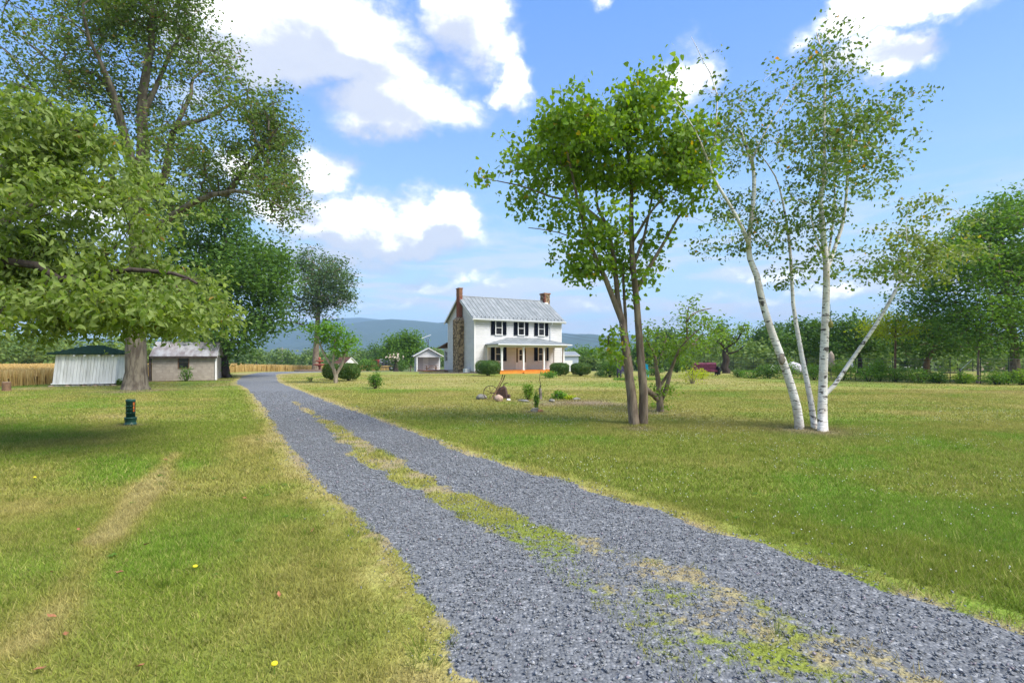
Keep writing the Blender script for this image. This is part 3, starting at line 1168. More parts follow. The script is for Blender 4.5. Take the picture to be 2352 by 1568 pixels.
# ---- the tall half-bare oak by the sheds
def big_oak():
    Y = 25.2
    b = G(312, 895)
    s = Skeleton()
    s.limb([(b.x, b.y, -.1), (b.x, b.y, .25)] + [tuple(p) for p in [A(312, 800, Y), A(317, 600, Y), A(322, 450, Y), A(330, 330, Y)]], .98, .50, -1, .5, .01)
    for i in range(len(s.p)):
        z = s.p[i][2]
        s.r0[i] = .47 - .016 * z + .17 * math.exp(-max(z, 0) / .35)
    s.limb(pl([(330, 330), (328, 212), (348, 102), (350, 0), (356, -70)], Y, 0), .27, .06)
    s.limb(pl([(318, 420), (290, 320), (258, 200), (205, 90), (190, 10)], Y, -2.5), .20, .04)
    s.limb(pl([(326, 470), (380, 400), (396, 307), (427, 284), (478, 270), (530, 239), (577, 205)], Y, 1.5), .22, .03)
    s.limb(pl([(396, 307), (440, 215), (444, 181), (500, 140)], Y, 1.5), .12, .03)
    s.limb(pl([(322, 560), (390, 500), (470, 455), (540, 440), (600, 452), (650, 480)], Y, -1.5), .22, .04)
    s.limb(pl([(520, 445), (570, 380), (620, 320), (645, 285)], Y, -1.5), .16, .04)
    s.limb(pl([(320, 520), (240, 380), (137, 263), (79, 208), (41, 147), (0, 106)], Y, 2), .17, .03)
    s.limb(pl([(137, 263), (90, 215), (30, 195), (-20, 190)], Y, 2), .12, .03)
    s.limb(pl([(300, 380), (256, 222), (219, 171), (137, 154), (68, 102), (20, 60)], Y, -1), .15, .025)
    s.limb(pl([(334, 250), (380, 150), (420, 60), (430, 0)], Y, 2.5), .14, .03)
    s.limb(pl([(320, 440), (260, 432), (190, 440)], Y, -2), .22, .1)
    cl = [(330, 50, 100, 75, 1), (250, 100, 85, 85, .9), (160, 130, 85, 60, .6), (70, 60, 70, 60, .25), (430, 90, 70, 70, .9), (480, 170, 62, 55, 1), (395, 180, 60, 50, .6),
          (300, 220, 90, 60, .7), (200, 200, 80, 50, .6), (555, 165, 40, 40, .25), (590, 300, 70, 45, 1.3), (645, 350, 48, 75, 1.3), (600, 400, 75, 50, 1.0), (520, 350, 50, 40, .9), (440, 360, 60, 50, 1),
          (650, 480, 30, 45, .9), (390, 450, 70, 50, 1), (500, 430, 70, 45, 1), (90, 190, 90, 60, .35), (20, 230, 60, 60, .3), (380, 300, 60, 50, .6), (250, 320, 70, 50, .8), (60, 130, 60, 50, .3),
          (340, -40, 120, 50, 1), (200, -10, 90, 50, .7), (30, -10, 80, 50, .2), (600, 215, 70, 40, .22), (120, 260, 80, 50, .5), (640, 290, 50, 50, 1.0), (460, 250, 50, 30, .35), (640, 430, 45, 50, 1.2)]
    P = clump_points(cl, Y, 5.0, 10.5, gap=.465, gsize=.16)
    s.grow(P, .5, .16, .5).radii(.012, 2.15)
    tips = np.array(s.p)[np.array(s.tips)]
    L = leaves_at(tips, 21, .30)
    L2 = leaves_at(tips[::3], 5, .6)
    finish_tree('oak_tree', tuple(b), s, np.concatenate([L, L2]), .165, T_DIAMOND, M['leaf_oak'], M['oak_bark'],
                'very tall old oak with thin half bare crown between the two sheds', rough=.07, droop=.4, flat=.3)


big_oak()


# ---- broad-leaved tree reaching in from the left
def near_tree():
    Y = 9.0
    b = Vector((-11.2, 9.2, 0))
    s = Skeleton()
    s.limb([tuple(b), (-11.15, 9.2, 1.2), (-10.9, 9.15, 2.4), (-10.6, 9.1, 3.4)], .24, .17, -1)
    s.limb([(-10.7, 9.1, 2.9), (-9.6, 8.9, 4.3), (-8.6, 8.8, 5.0), (-7.6, 8.7, 5.6)], .12, .03)
    s.limb([(-10.9, 9.15, 2.3)] + [tuple(A(x, y, Y)) for x, y in ((0, 420), (60, 385), (110, 372), (170, 330))], .13, .03)
    s.limb([(-10.9, 9.15, 2.1)] + [tuple(A(x, y, Y - .8)) for x, y in ((20, 600), (140, 640), (300, 620), (400, 628), (450, 650))], .12, .02)
    s.limb([(-11.0, 9.15, 1.9)] + [tuple(A(x, y, Y + .8)) for x, y in ((0, 700), (140, 740), (300, 720), (430, 720))], .10, .02)
    s.limb([(-10.7, 9.1, 3.0)] + [tuple(A(x, y, Y + 1)) for x, y in ((60, 480), (180, 430), (300, 420), (370, 430))], .10, .02)
    s.limb([(-10.6, 9.1, 3.4), (-11.2, 9.4, 5), (-12, 9.6, 6.2)], .12, .03)
    s.limb([(-10.8, 9.1, 2.8), (-12, 10, 4), (-13.4, 10.6, 5)], .12, .03)
    cl = [(60, 350, 90, 62, 1), (175, 325, 95, 58, .9), (290, 385, 75, 62, .55), (70, 470, 110, 80, .9), (200, 480, 100, 80, .75), (50, 610, 110, 80, 1.3), (180, 620, 110, 80, 1.3), (290, 600, 60, 50, .9),
          (330, 650, 80, 50, 1.2), (405, 655, 56, 50, 1.2), (448, 705, 36, 50, 1.2), (350, 715, 90, 50, 1.3), (225, 716, 100, 46, 1.3), (80, 712, 110, 52, 1.3), (-60, 420, 110, 110, .8), (-70, 640, 110, 110, .8), (-220, 500, 120, 160, .5),
          (30, 762, 50, 28, .5), (400, 750, 70, 18, .8), (350, 450, 50, 50, .4), (-60, 250, 100, 60, .6), (10, 300, 60, 40, .7), (330, 520, 50, 40, .35), (420, 605, 30, 22, .7), (150, 400, 100, 50, .8), (270, 690, 80, 50, 1.1)]
    P = clump_points(cl, Y, 2.2, 11, gap=.485, gsize=.24)
    s.grow(P, .25, .14, .3).radii(.0035, 2.3)
    tips = np.array(s.p)[np.array(s.tips)]
    L = leaves_at(tips, 22, .13)
    finish_tree('broadleaf_tree', tuple(b), s, L, .105, T_OVAL, M['leaf_near'], M['dark_bark'],
                'low spreading tree with large drooping oval leaves reaching in over both sheds', singles=300, droop=.9, flat=.25, rough=.04, var=.5)


near_tree()


def redbud():
    Y = 12.4
    b = G(1465, 975)
    s = Skeleton()
    s.limb([tuple(G(1458, 975) - Vector((0, 0, .1)))] + pl([(1450, 900), (1440, 820), (1430, 740)], Y), .135, .085, -1, .25, .01)
    n1 = len(s.p)
    s.limb([tuple(G(1478, 974) + Vector((0, .04, -.1)))] + pl([(1478, 900), (1470, 800), (1463, 700), (1453, 597), (1450, 495), (1450, 409), (1440, 330), (1450, 260)], Y), .125, .022, -1, .25, .01)
    s.limb(pl([(1430, 740), (1419, 689), (1408, 580), (1395, 522), (1374, 478), (1370, 430), (1385, 340)], Y, .8), .08, .02)
    s.limb(pl([(1428, 735), (1391, 642), (1354, 560), (1337, 495), (1326, 461), (1310, 380), (1290, 300)], Y, -.6), .075, .02)
    s.limb(pl([(1450, 850), (1438, 760), (1435, 690), (1430, 610)], Y, .5), .06, .03)
    s.limb(pl([(1463, 672), (1484, 625), (1518, 570), (1545, 522), (1569, 485), (1603, 443), (1615, 390)], Y, .3), .055, .015)
    s.limb(pl([(1354, 567), (1309, 543), (1262, 529), (1214, 523)], Y, -.6), .022, .012)
    s.limb(pl([(1392, 520), (1337, 471), (1261, 450), (1193, 426), (1100, 408)], Y, -.8), .045, .008)
    s.limb(pl([(1450, 560), (1480, 510), (1500, 480), (1540, 440)], Y, -.6), .045, .015)
    s.limb(pl([(1450, 620), (1480, 540), (1500, 440), (1520, 330), (1510, 220)], Y, 1.0), .05, .012)
    s.limb(pl([(1441, 845), (1420, 828), (1400, 815), (1398, 780), (1400, 765)], Y, -.3), .04, .01)
    s.limb(pl([(1438, 800), (1432, 770), (1428, 745)], Y, -.6), .02, .008)
    cl = [(1380, 262, 115, 52, 1.1), (1480, 250, 75, 60, 1.1), (1290, 290, 66, 55, 1.1), (1350, 340, 130, 62, 1.2), (1480, 340, 110, 72, 1.2), (1580, 325, 55, 62, 1.0), (1592, 410, 42, 72, .9), (1530, 410, 80, 55, .8),
          (1400, 420, 105, 42, .7), (1300, 395, 80, 42, 1.0), (1210, 392, 62, 32, 1.0), (1120, 404, 42, 16, .9), (1170, 322, 26, 14, 1.0), (1205, 462, 55, 18, 1.2), (1300, 490, 60, 30, .9), (1310, 570, 60, 24, 1.2),
          (1350, 618, 60, 26, 1.4), (1415, 590, 34, 50, .9), (1450, 650, 22, 50, .9), (1490, 570, 34, 50, .9), (1395, 520, 50, 40, .8), (1600, 500, 32, 32, .8), (1500, 470, 60, 30, .7), (1508, 200, 20, 22, 1), (1240, 340, 45, 40, 1), (1455, 215, 20, 20, 1),
          (1395, 795, 24, 26, 1.1), (1420, 812, 22, 16, .9), (1405, 765, 14, 12, 1), (1380, 540, 40, 40, .5), (1500, 640, 16, 16, .5)]
    P = clump_points(cl, Y, 2.2, 13, gap=.495, gsize=.20)
    s.grow(P, .22, .12, .35).radii(.0032, 2.4)
    tips = np.array(s.p)[np.array(s.tips)]
    L = leaves_at(tips, 9, .115)
    finish_tree('redbud_tree', tuple(b), s, L, .100, T_HEART, M['leaf_red'], M['bark'],
                'bright green heart-leaved tree with twin trunks in the right lawn', singles=300, droop=.9, flat=.15, rough=.05)


redbud()


def birch():
    Y = 11.6
    b = G(1862, 987)
    s = Skeleton()
    s.limb([tuple(G(1837, 984) - Vector((0, 0, .08)))] + pl([(1830, 935), (1805, 850), (1775, 770), (1750, 690), (1738, 632), (1722, 593), (1719, 546), (1726, 507), (1732, 437), (1730, 386), (1719, 351), (1700, 300)], Y, .4), .105, .03, -1, .22, .006)
    s.limb(pl([(1720, 560), (1691, 495), (1648, 425), (1633, 390), (1609, 327), (1582, 276), (1545, 225)], Y, -.8), .05, .008)
    s.limb(pl([(1728, 365), (1761, 296), (1797, 241), (1828, 194)], Y, .8), .032, .008)
    s.limb(pl([(1633, 390), (1648, 222), (1613, 136), (1588, 85)], Y, -.3), .02, .004)
    s.limb([tuple(G(1878, 985) - Vector((0, -.1, .08)))] + pl([(1862, 920), (1848, 850), (1835, 780), (1822, 700), (1816, 593), (1810, 534), (1797, 460), (1781, 405), (1750, 359)], Y + .3, .8), .075, .012, -1, .22, .006)
    s.limb([tuple(G(1890, 990) - Vector((0, 0, .08)))] + pl([(1889, 930), (1893, 800), (1897, 700), (1898, 612), (1890, 534), (1885, 456), (1894, 398), (1892, 280), (1894, 163), (1876, 75)], Y, -.2), .115, .012, -1, .22, .006)
    s.limb(pl([(1899, 620), (1933, 523), (1945, 437), (1947, 378), (1962, 280), (1990, 230)], Y, .5), .05, .01)
    s.limb(pl([(1894, 593), (1871, 534), (1860, 490)], Y, -.4), .03, .01)
    s.limb(pl([(1902, 590), (1918, 476), (1915, 400), (1920, 300)], Y, .6), .03, .01)
    s.limb(pl([(1892, 908), (1915, 885), (1950, 835), (2010, 750), (2058, 665)], Y, [0, 0, 0, -.2, -.3]), .052, .034)
    n_y = len(s.p) - 1
    s.limb(pl([(2058, 665), (2085, 600), (2080, 520), (2090, 480)], Y - .3, .3), .018, .005)
    s.limb(pl([(2062, 655), (2120, 600), (2150, 560), (2170, 520)], Y - .3, -.4), .016, .005)
    cl = [(1890, 122, 36, 46, 1), (1900, 190, 58, 55, 1), (1880, 290, 75, 58, 1.1), (1955, 330, 75, 58, 1.1), (2000, 275, 55, 45, .9), (2070, 245, 48, 26, .55), (1880, 390, 75, 58, 1.1), (1985, 400, 52, 55, 1.1), (1905, 475, 62, 46, 1),
          (1975, 455, 38, 35, .9), (1835, 135, 24, 28, .9), (2025, 355, 38, 20, .7), (1800, 215, 40, 45, .35), (1720, 225, 70, 46, .4), (1660, 255, 70, 60, .45), (1700, 335, 85, 55, .7), (1640, 330, 45, 55, .5), (1765, 395, 80, 52, .6),
          (1700, 460, 75, 48, .9), (1790, 485, 66, 48, .9), (1645, 540, 46, 34, .6), (1735, 550, 62, 46, .9), (1830, 545, 55, 52, .9), (1830, 625, 48, 36, .8), (1950, 615, 50, 26, .5), (1645, 575, 30, 14, .4), (1880, 595, 60, 26, .7),
          (1600, 200, 50, 50, .25), (1780, 330, 60, 40, .5), (1935, 230, 40, 40, .8)]
    P = clump_points(cl, Y, 1.9, 10)
    cy = [(2090, 500, 52, 46, .9), (2040, 545, 45, 36, .8), (2140, 570, 60, 50, 1.1), (2050, 615, 52, 34, 1.0), (2180, 510, 42, 32, .7), (2080, 620, 60, 40, 1.2), (2110, 540, 60, 40, 1.2), (2120, 640, 60, 30, .9), (2010, 600, 36, 20, .6), (2210, 560, 40, 40, .8)]
    P2 = clump_points(cy, Y - .3, 1.4, 9)
    # twigs for both, leaves in two colours
    s.grow(np.concatenate([P, P2]), .22, .14, .3).radii(.0024, 2.3)
    tips = np.array(s.p)[np.array(s.tips)]
    yel = tips[:, 0] > (1985 - CX) / F * Y * 1.0
    yel &= tips[:, 2] < A(0, 440, Y).z
    L = leaves_at(tips[~yel], 8, .09)
    Ly = leaves_at(tips[yel], 11, .10)
    root = finish_tree('birch_tree', tuple(b), s, L, .092, T_DIAMOND, M['leaf_birch'], M['birch'],
                       'airy white birch with three trunks and one branch leaning far right', droop=.8, flat=.2, rough=.05)
    a = leaf_frames(len(Ly), .8, .2)
    link_mesh('crown', leaf_mesh('crown', Ly - np.array(b), .092, T_DIAMOND, M['leaf_birch_y'], frames=a), root, label='yellowing leaves on the leaning branch')
    # cut branch scar
    sc = A(1768, 868 - 0, Y)
    m = MB()
    m.rock((0, 0, 0), .075, .03, .11, 5, 6, 10)
    o = m.build('branch_scar', M['grey_wood'], root, True, label='dark oval scar where a branch was cut')
    p = A(1794, 825, Y)
    o.location = Vector((p.x - b.x - .01, p.y - b.y - .05, p.z))
    return root


birch()


# a small bottle-shaped feeder hanging in the birch
def hanging_feeder():
    p = A(1908, 742, 11.3)
    r = empty('bird_feeder', tuple(p), label='small amber bottle feeder hanging beside the straightest birch trunk', cat='bird feeder')
    MB().lathe([(.012, .10), (.012, .05), (.045, .03), (.05, -.05), (.03, -.10)], sides=12).build('bottle', basic('amber_bottle', (.22, .20, .05), None, rough=.25), r, True)
    MB().tube([(0, 0, .10), (0, .02, .42)], .004, 5).build('cord', M['cable'], r)


hanging_feeder()


def lawn_small_tree():
    Y = 15.3
    b = G(1517, 945)
    s = Skeleton()
    s.limb([tuple(b - Vector((0, 0, .1)))] + pl([(1514, 910), (1511, 871), (1507, 840), (1502, 810), (1484, 778)], Y, -.3), .12, .02, -1, .25, .04)
    s.limb(pl([(1514, 925), (1529, 894), (1541, 853), (1555, 814), (1577, 780), (1576, 740), (1582, 703)], Y, .3), .085, .015, None, .25, .04)
    s.limb(pl([(1577, 740), (1590, 722), (1612, 712), (1634, 708)], Y, .2), .03, .012)
    s.limb(pl([(1514, 918), (1500, 908), (1488, 897), (1480, 892)], Y, -.3), .085, .075)
    s.limb(pl([(1555, 814), (1590, 790), (1615, 765)], Y, .4), .04, .015)
    s.limb(pl([(1520, 880), (1545, 840), (1560, 800), (1600, 760)], Y, -.5), .05, .015)
    s.limb(pl([(1507, 840), (1525, 800), (1530, 770)], Y, .4), .04, .015)
    cl = [(1590, 728, 30, 26, .8), (1620, 745, 30, 26, .7), (1560, 770, 46, 24, .9), (1605, 785, 44, 26, .9), (1540, 800, 46, 26, .9), (1497, 778, 34, 26, .9), (1585, 698, 14, 20, .7), (1497, 812, 36, 24, .7), (1645, 770, 24, 20, .5),
          (1508, 900, 16, 20, 1.0), (1518, 934, 24, 10, 1.2), (1535, 890, 14, 20, .9), (1490, 750, 16, 16, .6), (1575, 820, 30, 24, .5)]
    P = clump_points(cl, Y, 1.4, 15, gap=.42)
    s.grow(P, .25, .16, .3).radii(.004, 2.3)
    tips = np.array(s.p)[np.array(s.tips)]
    finish_tree('gnarled_tree', tuple(b), s, leaves_at(tips, 10, .10), .095, T_OVAL, M['leaf_apple'], M['bark'],
                'short gnarled leaning tree with sparse leaves just behind the twin-trunked tree', droop=.4, flat=.3, rough=.12)


lawn_small_tree()


def dense_tree(name, base, trunk_r, crown, n_attr, leaves_per, leaf, mat, bark, label, group=None, trunk_h=None, spread=.3, fork=None, tpl=T_DIAMOND, Y=None, depth=3, seg=.8, tip=.02, stems=None, twig=.014):
    """crown: clumps in frame units at the depth of the base"""
    b = base
    Y = Y or b.y
    P = clump_points(crown, Y, depth, n_attr, shell=.33)
    s = Skeleton()
    cz = P[:, 2].mean()
    cxm = P[:, 0].mean()
    top = np.percentile(P[:, 2], 80)
    h = trunk_h or (P[:, 2].min() + .5 * (cz - P[:, 2].min()) - b.z)
    if stems:
        for st in stems:
            s.limb([tuple(b - Vector((0, 0, .1)))] + pl(st, Y), trunk_r, trunk_r * .4, -1, seg * .6, .02)
    else:
        s.limb([(b.x, b.y, b.z - .1), (b.x, b.y, b.z + .3), (b.x, b.y, b.z + h), (b.x * .3 + cxm * .7, Y, (b.z + h + top) / 2), (cxm, Y, top)], trunk_r, trunk_r * .3, -1, seg * .6, .02)
        for i in range(len(s.p)):
            z = s.p[i][2] - b.z
            s.r0[i] = s.r0[i] + trunk_r * .5 * math.exp(-max(z, 0) / (trunk_r * 1.2))
    s.grow(P, seg, .12, .5).radii(twig, 2.2)
    tips = np.array(s.p)[np.array(s.tips)]
    return finish_tree(name, tuple(b), s, leaves_at(tips, leaves_per, spread), leaf, tpl, mat, bark, label, group, droop=.3, flat=.5, minr=0, rough=.08)


def onland(px, Y, dy=0):
    x = (px - CX) / F * Y
    return Vector((x, Y, float(gz(x, Y)) + dy))


# dense maple to the right of the grey shed
dense_tree('maple_tree', onland(514, 40), .42,
           [(560, 600, 90, 70, 1.2), (500, 540, 80, 60, 1.1), (440, 560, 70, 60, 1), (570, 690, 85, 70, 1.3), (490, 680, 80, 80, 1.3), (430, 650, 80, 80, 1.2), (600, 640, 60, 60, 1.2), (625, 720, 32, 40, 1), (540, 760, 66, 44, 1.2), (480, 770, 50, 40, 1.2), (530, 800, 34, 22, .9),
            (400, 500, 70, 50, .9), (620, 580, 40, 30, .9), (520, 500, 50, 30, .9), (460, 480, 50, 40, .8), (650, 620, 24, 40, .7)],
           5.2, 40, .29, M['leaf_dark'], M['dark_bark'], 'dense dark green maple standing right behind the grey block shed', spread=.55, depth=4.5, trunk_h=3.0)
# round tree beyond the bend
dense_tree('walnut_tree', onland(727, 75), .62,
           [(730, 610, 50, 38, .9), (770, 640, 40, 45, .9), (690, 640, 46, 42, .8), (735, 670, 60, 40, .9), (785, 690, 28, 30, .8), (680, 700, 44, 26, .7), (755, 715, 44, 24, .7), (665, 730, 24, 14, .6), (700, 745, 20, 12, .5), (790, 660, 24, 24, .7), (640, 690, 20, 20, .5)],
           13, 34, .34, M['leaf_grey'], M['bark'], 'large round-crowned tree beyond the bend of the drive', spread=.6, depth=5, trunk_h=4.5, seg=1.0, twig=.03)
# little spreading tree in front of the clipped bushes
dense_tree('ornamental_tree', G(771, 879), .13,
           [(735, 758, 30, 18, 1), (770, 765, 36, 22, 1.1), (800, 785, 24, 20, 1.1), (755, 785, 34, 18, 1.0), (712, 762, 16, 12, .8), (785, 805, 22, 14, .9), (745, 750, 20, 14, .9), (815, 778, 8, 8, .7), (725, 780, 16, 12, .9)],
           26, 13, .17, M['leaf_cat'], M['pale_bark'], 'small bright green spreading tree in front of the round clipped bushes', spread=.2, depth=1.1, seg=.35, tpl=T_OVAL, twig=.006,
           stems=[[(771, 858), (762, 840), (745, 815), (735, 790)], [(773, 858), (785, 838), (792, 812), (800, 795)], [(770, 862), (764, 838), (768, 810), (770, 780)]])
# the green tree beside the pavilion
dense_tree('round_tree', onland(920, 82), .25,
           [(900, 800, 24, 24, 1.2), (930, 785, 30, 26, 1.2), (955, 800, 22, 24, 1.2), (925, 815, 40, 18, 1.2), (945, 772, 16, 12, 1.1), (895, 815, 16, 14, 1)],
           36, 24, .34, M['leaf_mid'], M['dark_bark'], 'rounded mid green tree just behind the small white pavilion', spread=.55, depth=2.2, seg=.8, trunk_h=1.4, twig=.02)

# trees beyond the wire fence, on the right
GB = 'trees behind the wire fence'
dense_tree('shade_tree', onland(2330, 33), .36,
           [(2330, 540, 90, 90, 1.4), (2260, 570, 70, 80, 1.3), (2190, 600, 70, 70, 1.3), (2110, 650, 60, 55, 1.1), (2330, 650, 90, 80, 1.3), (2250, 680, 80, 66, 1.3), (2160, 680, 66, 50, 1.2), (2330, 740, 90, 52, 1.3), (2420, 600, 110, 130, 1.0), (2440, 740, 90, 70, 1.0), (2120, 700, 56, 40, 1.1), (2215, 740, 70, 40, 1.2), (2310, 470, 50, 36, .9), (2400, 470, 80, 50, .9), (2330, 790, 60, 22, 1.2), (2270, 510, 36, 36, .8)],
           5.2, 36, .21, M['leaf_mid'], M['bark'], 'largest tall dark green shade tree at the end of the wire fence', GB, spread=.42, depth=4, trunk_h=2.6)
dense_tree('shade_tree', onland(2130, 40), .30,
           [(2110, 770, 70, 34, 1.2), (2160, 780, 60, 34, 1.2), (2200, 785, 50, 30, 1.1), (2090, 795, 50, 22, 1.1), (2150, 750, 70, 28, 1.1)],
           8, 34, .24, M['leaf_dark'], M['wood'], 'low dark tree whose red-brown trunk stands behind the tall shrubs', GB, spread=.42, depth=3, trunk_h=1.3)
dense_tree('shade_tree', onland(1975, 46), .26,
           [(1940, 765, 60, 30, 1.2), (1985, 775, 60, 34, 1.2), (1950, 795, 70, 22, 1.2), (2010, 790, 36, 24, 1.1), (1960, 740, 30, 18, .9)],
           10, 32, .27, M['leaf_dark'], M['dark_bark'], 'dark green tree seen behind the leaning birch branch', GB, spread=.45, depth=3, trunk_h=1.3)
dense_tree('shade_tree', onland(1850, 50), .24,
           [(1840, 760, 36, 26, 1.1), (1870, 775, 46, 30, 1.2), (1820, 785, 34, 20, 1.1), (1880, 755, 26, 18, 1), (1860, 800, 46, 14, 1)],
           12, 30, .29, M['leaf_dark'], M['dark_bark'], 'dark green tree seen behind the three birch trunks', GB, spread=.45, depth=3, trunk_h=1.3)
dense_tree('locust_tree', onland(2056, 37), .13,
           [(2040, 745, 48, 22, .9), (2080, 750, 40, 20, .9), (2010, 755, 36, 16, .7), (2070, 730, 40, 16, .8), (2060, 765, 40, 14, .6)],
           16, 20, .17, M['leaf_yellow'], M['wood'], 'slender tree with yellow-green feathery crown behind the fence', None, spread=.34, depth=2, trunk_h=1.7, twig=.012)
dense_tree('thin_tree', onland(2247, 31.5), .09,
           [(2235, 760, 40, 30, .6), (2260, 780, 40, 30, .6), (2240, 800, 46, 20, .5)],
           12, 20, .16, M['leaf_mid'], M['bark'], 'thin dark-stemmed young tree standing in the line of the wire fence', None, spread=.3, depth=1.6, trunk_h=1.7, twig=.01)


def bare_tree():
    Y = 50
    b = onland(1667, Y)
    s = Skeleton()
    s.limb([tuple(b - Vector((0, 0, .1)))] + pl([(1667, 840), (1666, 815), (1668, 798)], Y), .42, .24, -1, .4, .05)
    s.limb(pl([(1668, 798), (1690, 785), (1702, 765), (1709, 745)], Y, -1), .14, .03, None, .4, .08)
    s.limb(pl([(1664, 800), (1655, 788), (1640, 780)], Y, -1), .14, .04, None, .4, .08)
    s.limb(pl([(1668, 812), (1695, 805), (1712, 792)], Y, -.5), .12, .03, None, .4, .08)
    P = clump_points([(1668, 782, 26, 16, 2.2), (1650, 785, 18, 12, 1.5), (1690, 785, 18, 12, 1.2), (1708, 755, 9, 14, 2.0), (1645, 775, 14, 10, 1)], Y, 1.6, 40)
    s.grow(P, .5, .2, .3).radii(.016, 2.3)
    tips = np.array(s.p)[np.array(s.tips)]
    lv = tips[(tips[:, 0] > A(1697, 0, Y).x)]
    finish_tree('old_tree', tuple(b), s, leaves_at(np.concatenate([lv, tips[::6]]), 10, .35), .26, T_DIAMOND, M['leaf_apple'], M['dark_bark'],
                'old thick-trunked tree with a mostly bare twiggy top beside the yard fence', rough=.12)


bare_tree()


# ------------------------------------------------------------------ shrubs
def bush(name, label, base, w, h, mat, leaf=.06, n=2500, cat='bush', group=None, depth=None, lift=0, clipped=True, tpl=T_DIAMOND, stems=4, flat=.2, d_out=.06, bark='dark_bark'):
    depth = depth or w
    root = empty(name, tuple(base), label=label, cat=cat, group=group)
    v = unit(rng.normal(size=(n, 3)))
    if clipped:
        r = 1 - np.abs(rng.normal(size=n)) * .07
        k = (np.abs(v[:, 2]) ** 1.5)[:, None]
        v = v / np.maximum(np.abs(v).max(1), .82)[:, None] * .90   # a little boxy, as if sheared
        bump_ = 1 + .07 * np.sin(v[:, 0] * 7 + base.x) * np.sin(v[:, 1] * 6 + 1) * np.sin(v[:, 2] * 6 + base.y)
        P = v * (r * bump_)[:, None]
    else:
        lob = 1 + .28 * np.sin(v[:, 0] * 5 + base.x * 3) * np.cos(v[:, 2] * 4 + base.y) + .16 * np.sin(v[:, 1] * 9 + base.x)
        P = v * (rng.random(n) ** .4 * lob)[:, None]
    P = P * np.array([w / 2, depth / 2, (h - lift) / 2]) + np.array([0, 0, lift + (h - lift) / 2])
    P = P[P[:, 2] > .01]
    link_mesh('foliage', leaf_mesh('foliage', P, leaf * (1 + .5 * (rng.random(len(P)) - .5)), tpl, mat, .1, flat), root)
    if stems:
        m = MB()
        for i in range(stems):
            a = 2 * math.pi * i / stems + rnd.random()
            m.tube([(0.05 * math.cos(a), .05 * math.sin(a), -.03), (w * .15 * math.cos(a), depth * .15 * math.sin(a), h * .35), (w * .3 * math.cos(a), depth * .3 * math.sin(a), h * .72)], [.035 * w ** .5, .02, .008], 5)
        m.build('stem', M[bark], root)
    return root


def core(root, w, h, lift, mat, depth=None):
    """the close inner growth of a sheared bush"""
    m = MB()
    m.rock((0, 0, lift + (h - lift) / 2), w * .42, (depth or w) * .42, (h - lift) * .42, 3, 8, 12)
    m.build('inner_growth', mat, root, True)


BX = 'round clipped boxwood bushes'


def boxwood(px, py, wpx, toppx, label, group=BX):
    b = G(px, py)
    w = wpx / F * b.y
    h = (py - toppx) / F * b.y
    r = bush('boxwood', label, b, w, h, M['leaf_box'], .075, 5200, 'bush', group, lift=h * .07)
    core(r, w, h, h * .1, M['leaf_box'])


boxwood(1121, 863, 62, 826, 'round clipped bush left of the orange porch, by the house corner')
boxwood(1285, 863, 47, 832, 'clipped bush at the right end of the orange porch')
boxwood(1334, 863, 48, 832, 'clipped bush farthest right of the porch, before the grey garage')
boxwood(801, 874, 52, 832, 'clipped bush with a lit yellow-green side, right behind the small spreading tree')
boxwood(761, 872, 38, 833, 'darker clipped bush, left of the pair behind the small spreading tree')


def gbush(name, label, px, py, wpx, toppx, mat, leaf, n, group=None, clipped=False, Y=None, **kw):
    b = onland(px, Y) if Y else G(px, py)
    w = wpx / F * b.y
    if Y:
        zt = A(px, toppx, Y).z
        h = zt - b.z
    else:
        h = (py - toppx) / F * b.y
    return bush(name, label, b, w, h, M[mat], leaf, n, group=group, clipped=clipped, **kw)


gbush('shrub', 'loose leafy shrub alone in the lawn in front of the red truck', 862, 892, 34, 854, 'leaf_mid', .10, 700)
gbush('shrub', 'tiny thin shrub beside the drive near the tiered planter', 713, 876, 16, 864, 'leaf_mid', .07, 120)
gbush('shrub', 'broad olive bush between the well house and red truck', 845, 853, 58, 822, 'leaf_mid', .24, 1500, Y=80)
gbush('shrub', 'dark round shrub between the flowering climber and pavilion', 922, 856, 36, 826, 'leaf_dark', .18, 900, Y=66)
gbush('shrub', 'small green shrub in front of the red truck cab', 866, 853, 12, 842, 'leaf_mid', .16, 260, Y=78)
gbush('shrub', 'slim upright shrub in the island bed beside the weathered post', 1213, 918, 26, 878, 'leaf_apple', .06, 900)
gbush('sapling', 'narrow young shrub growing out of the small brick ring', 1232, 938, 12, 896, 'leaf_mid', .055, 420, stems=2)
gbush('leafy_plant', 'broad clump of grassy leaves at the right of the island bed', 1286, 916, 36, 897, 'leaf_bright', .10, 420, tpl=T_DIAMOND)
gbush('leafy_plant', 'low pale clump of leaves at the far right of the island bed', 1310, 918, 26, 906, 'leaf_yellow', .07, 220)
gbush('leafy_plant', 'clump of grassy plants at the foot of the porch, right side', 1262, 868, 44, 852, 'leaf_bright', .14, 420)
gbush('shrub', 'dark leafy shrub under the old maple beside the grey shed corner', 512, 862, 18, 800, 'leaf_dark', .13, 900)
gbush('climbing_plant', 'green climbing plant in front of the grey shed window', 428, 875, 30, 842, 'leaf_mid', .11, 380)
gbush('leafy_plant', 'small leafy plant between the white shed and the oak', 274, 884, 18, 868, 'leaf_mid', .09, 180)
gbush('shrub', 'spiky olive shrub in front of the maroon bench', 1590, 881, 56, 838, 'leaf_yellow', .09, 650, stems=7, bark='pale_bark')
gbush('shrub', 'golden yellow shrub right of the spiky olive shrub', 1612, 870, 34, 848, 'leaf_yellow', .11, 420)
gbush('shrub', 'dark green bush beside the lawn, left of the twin trunk tree', 1400, 866, 46, 828, 'leaf_dark', .13, 1500)
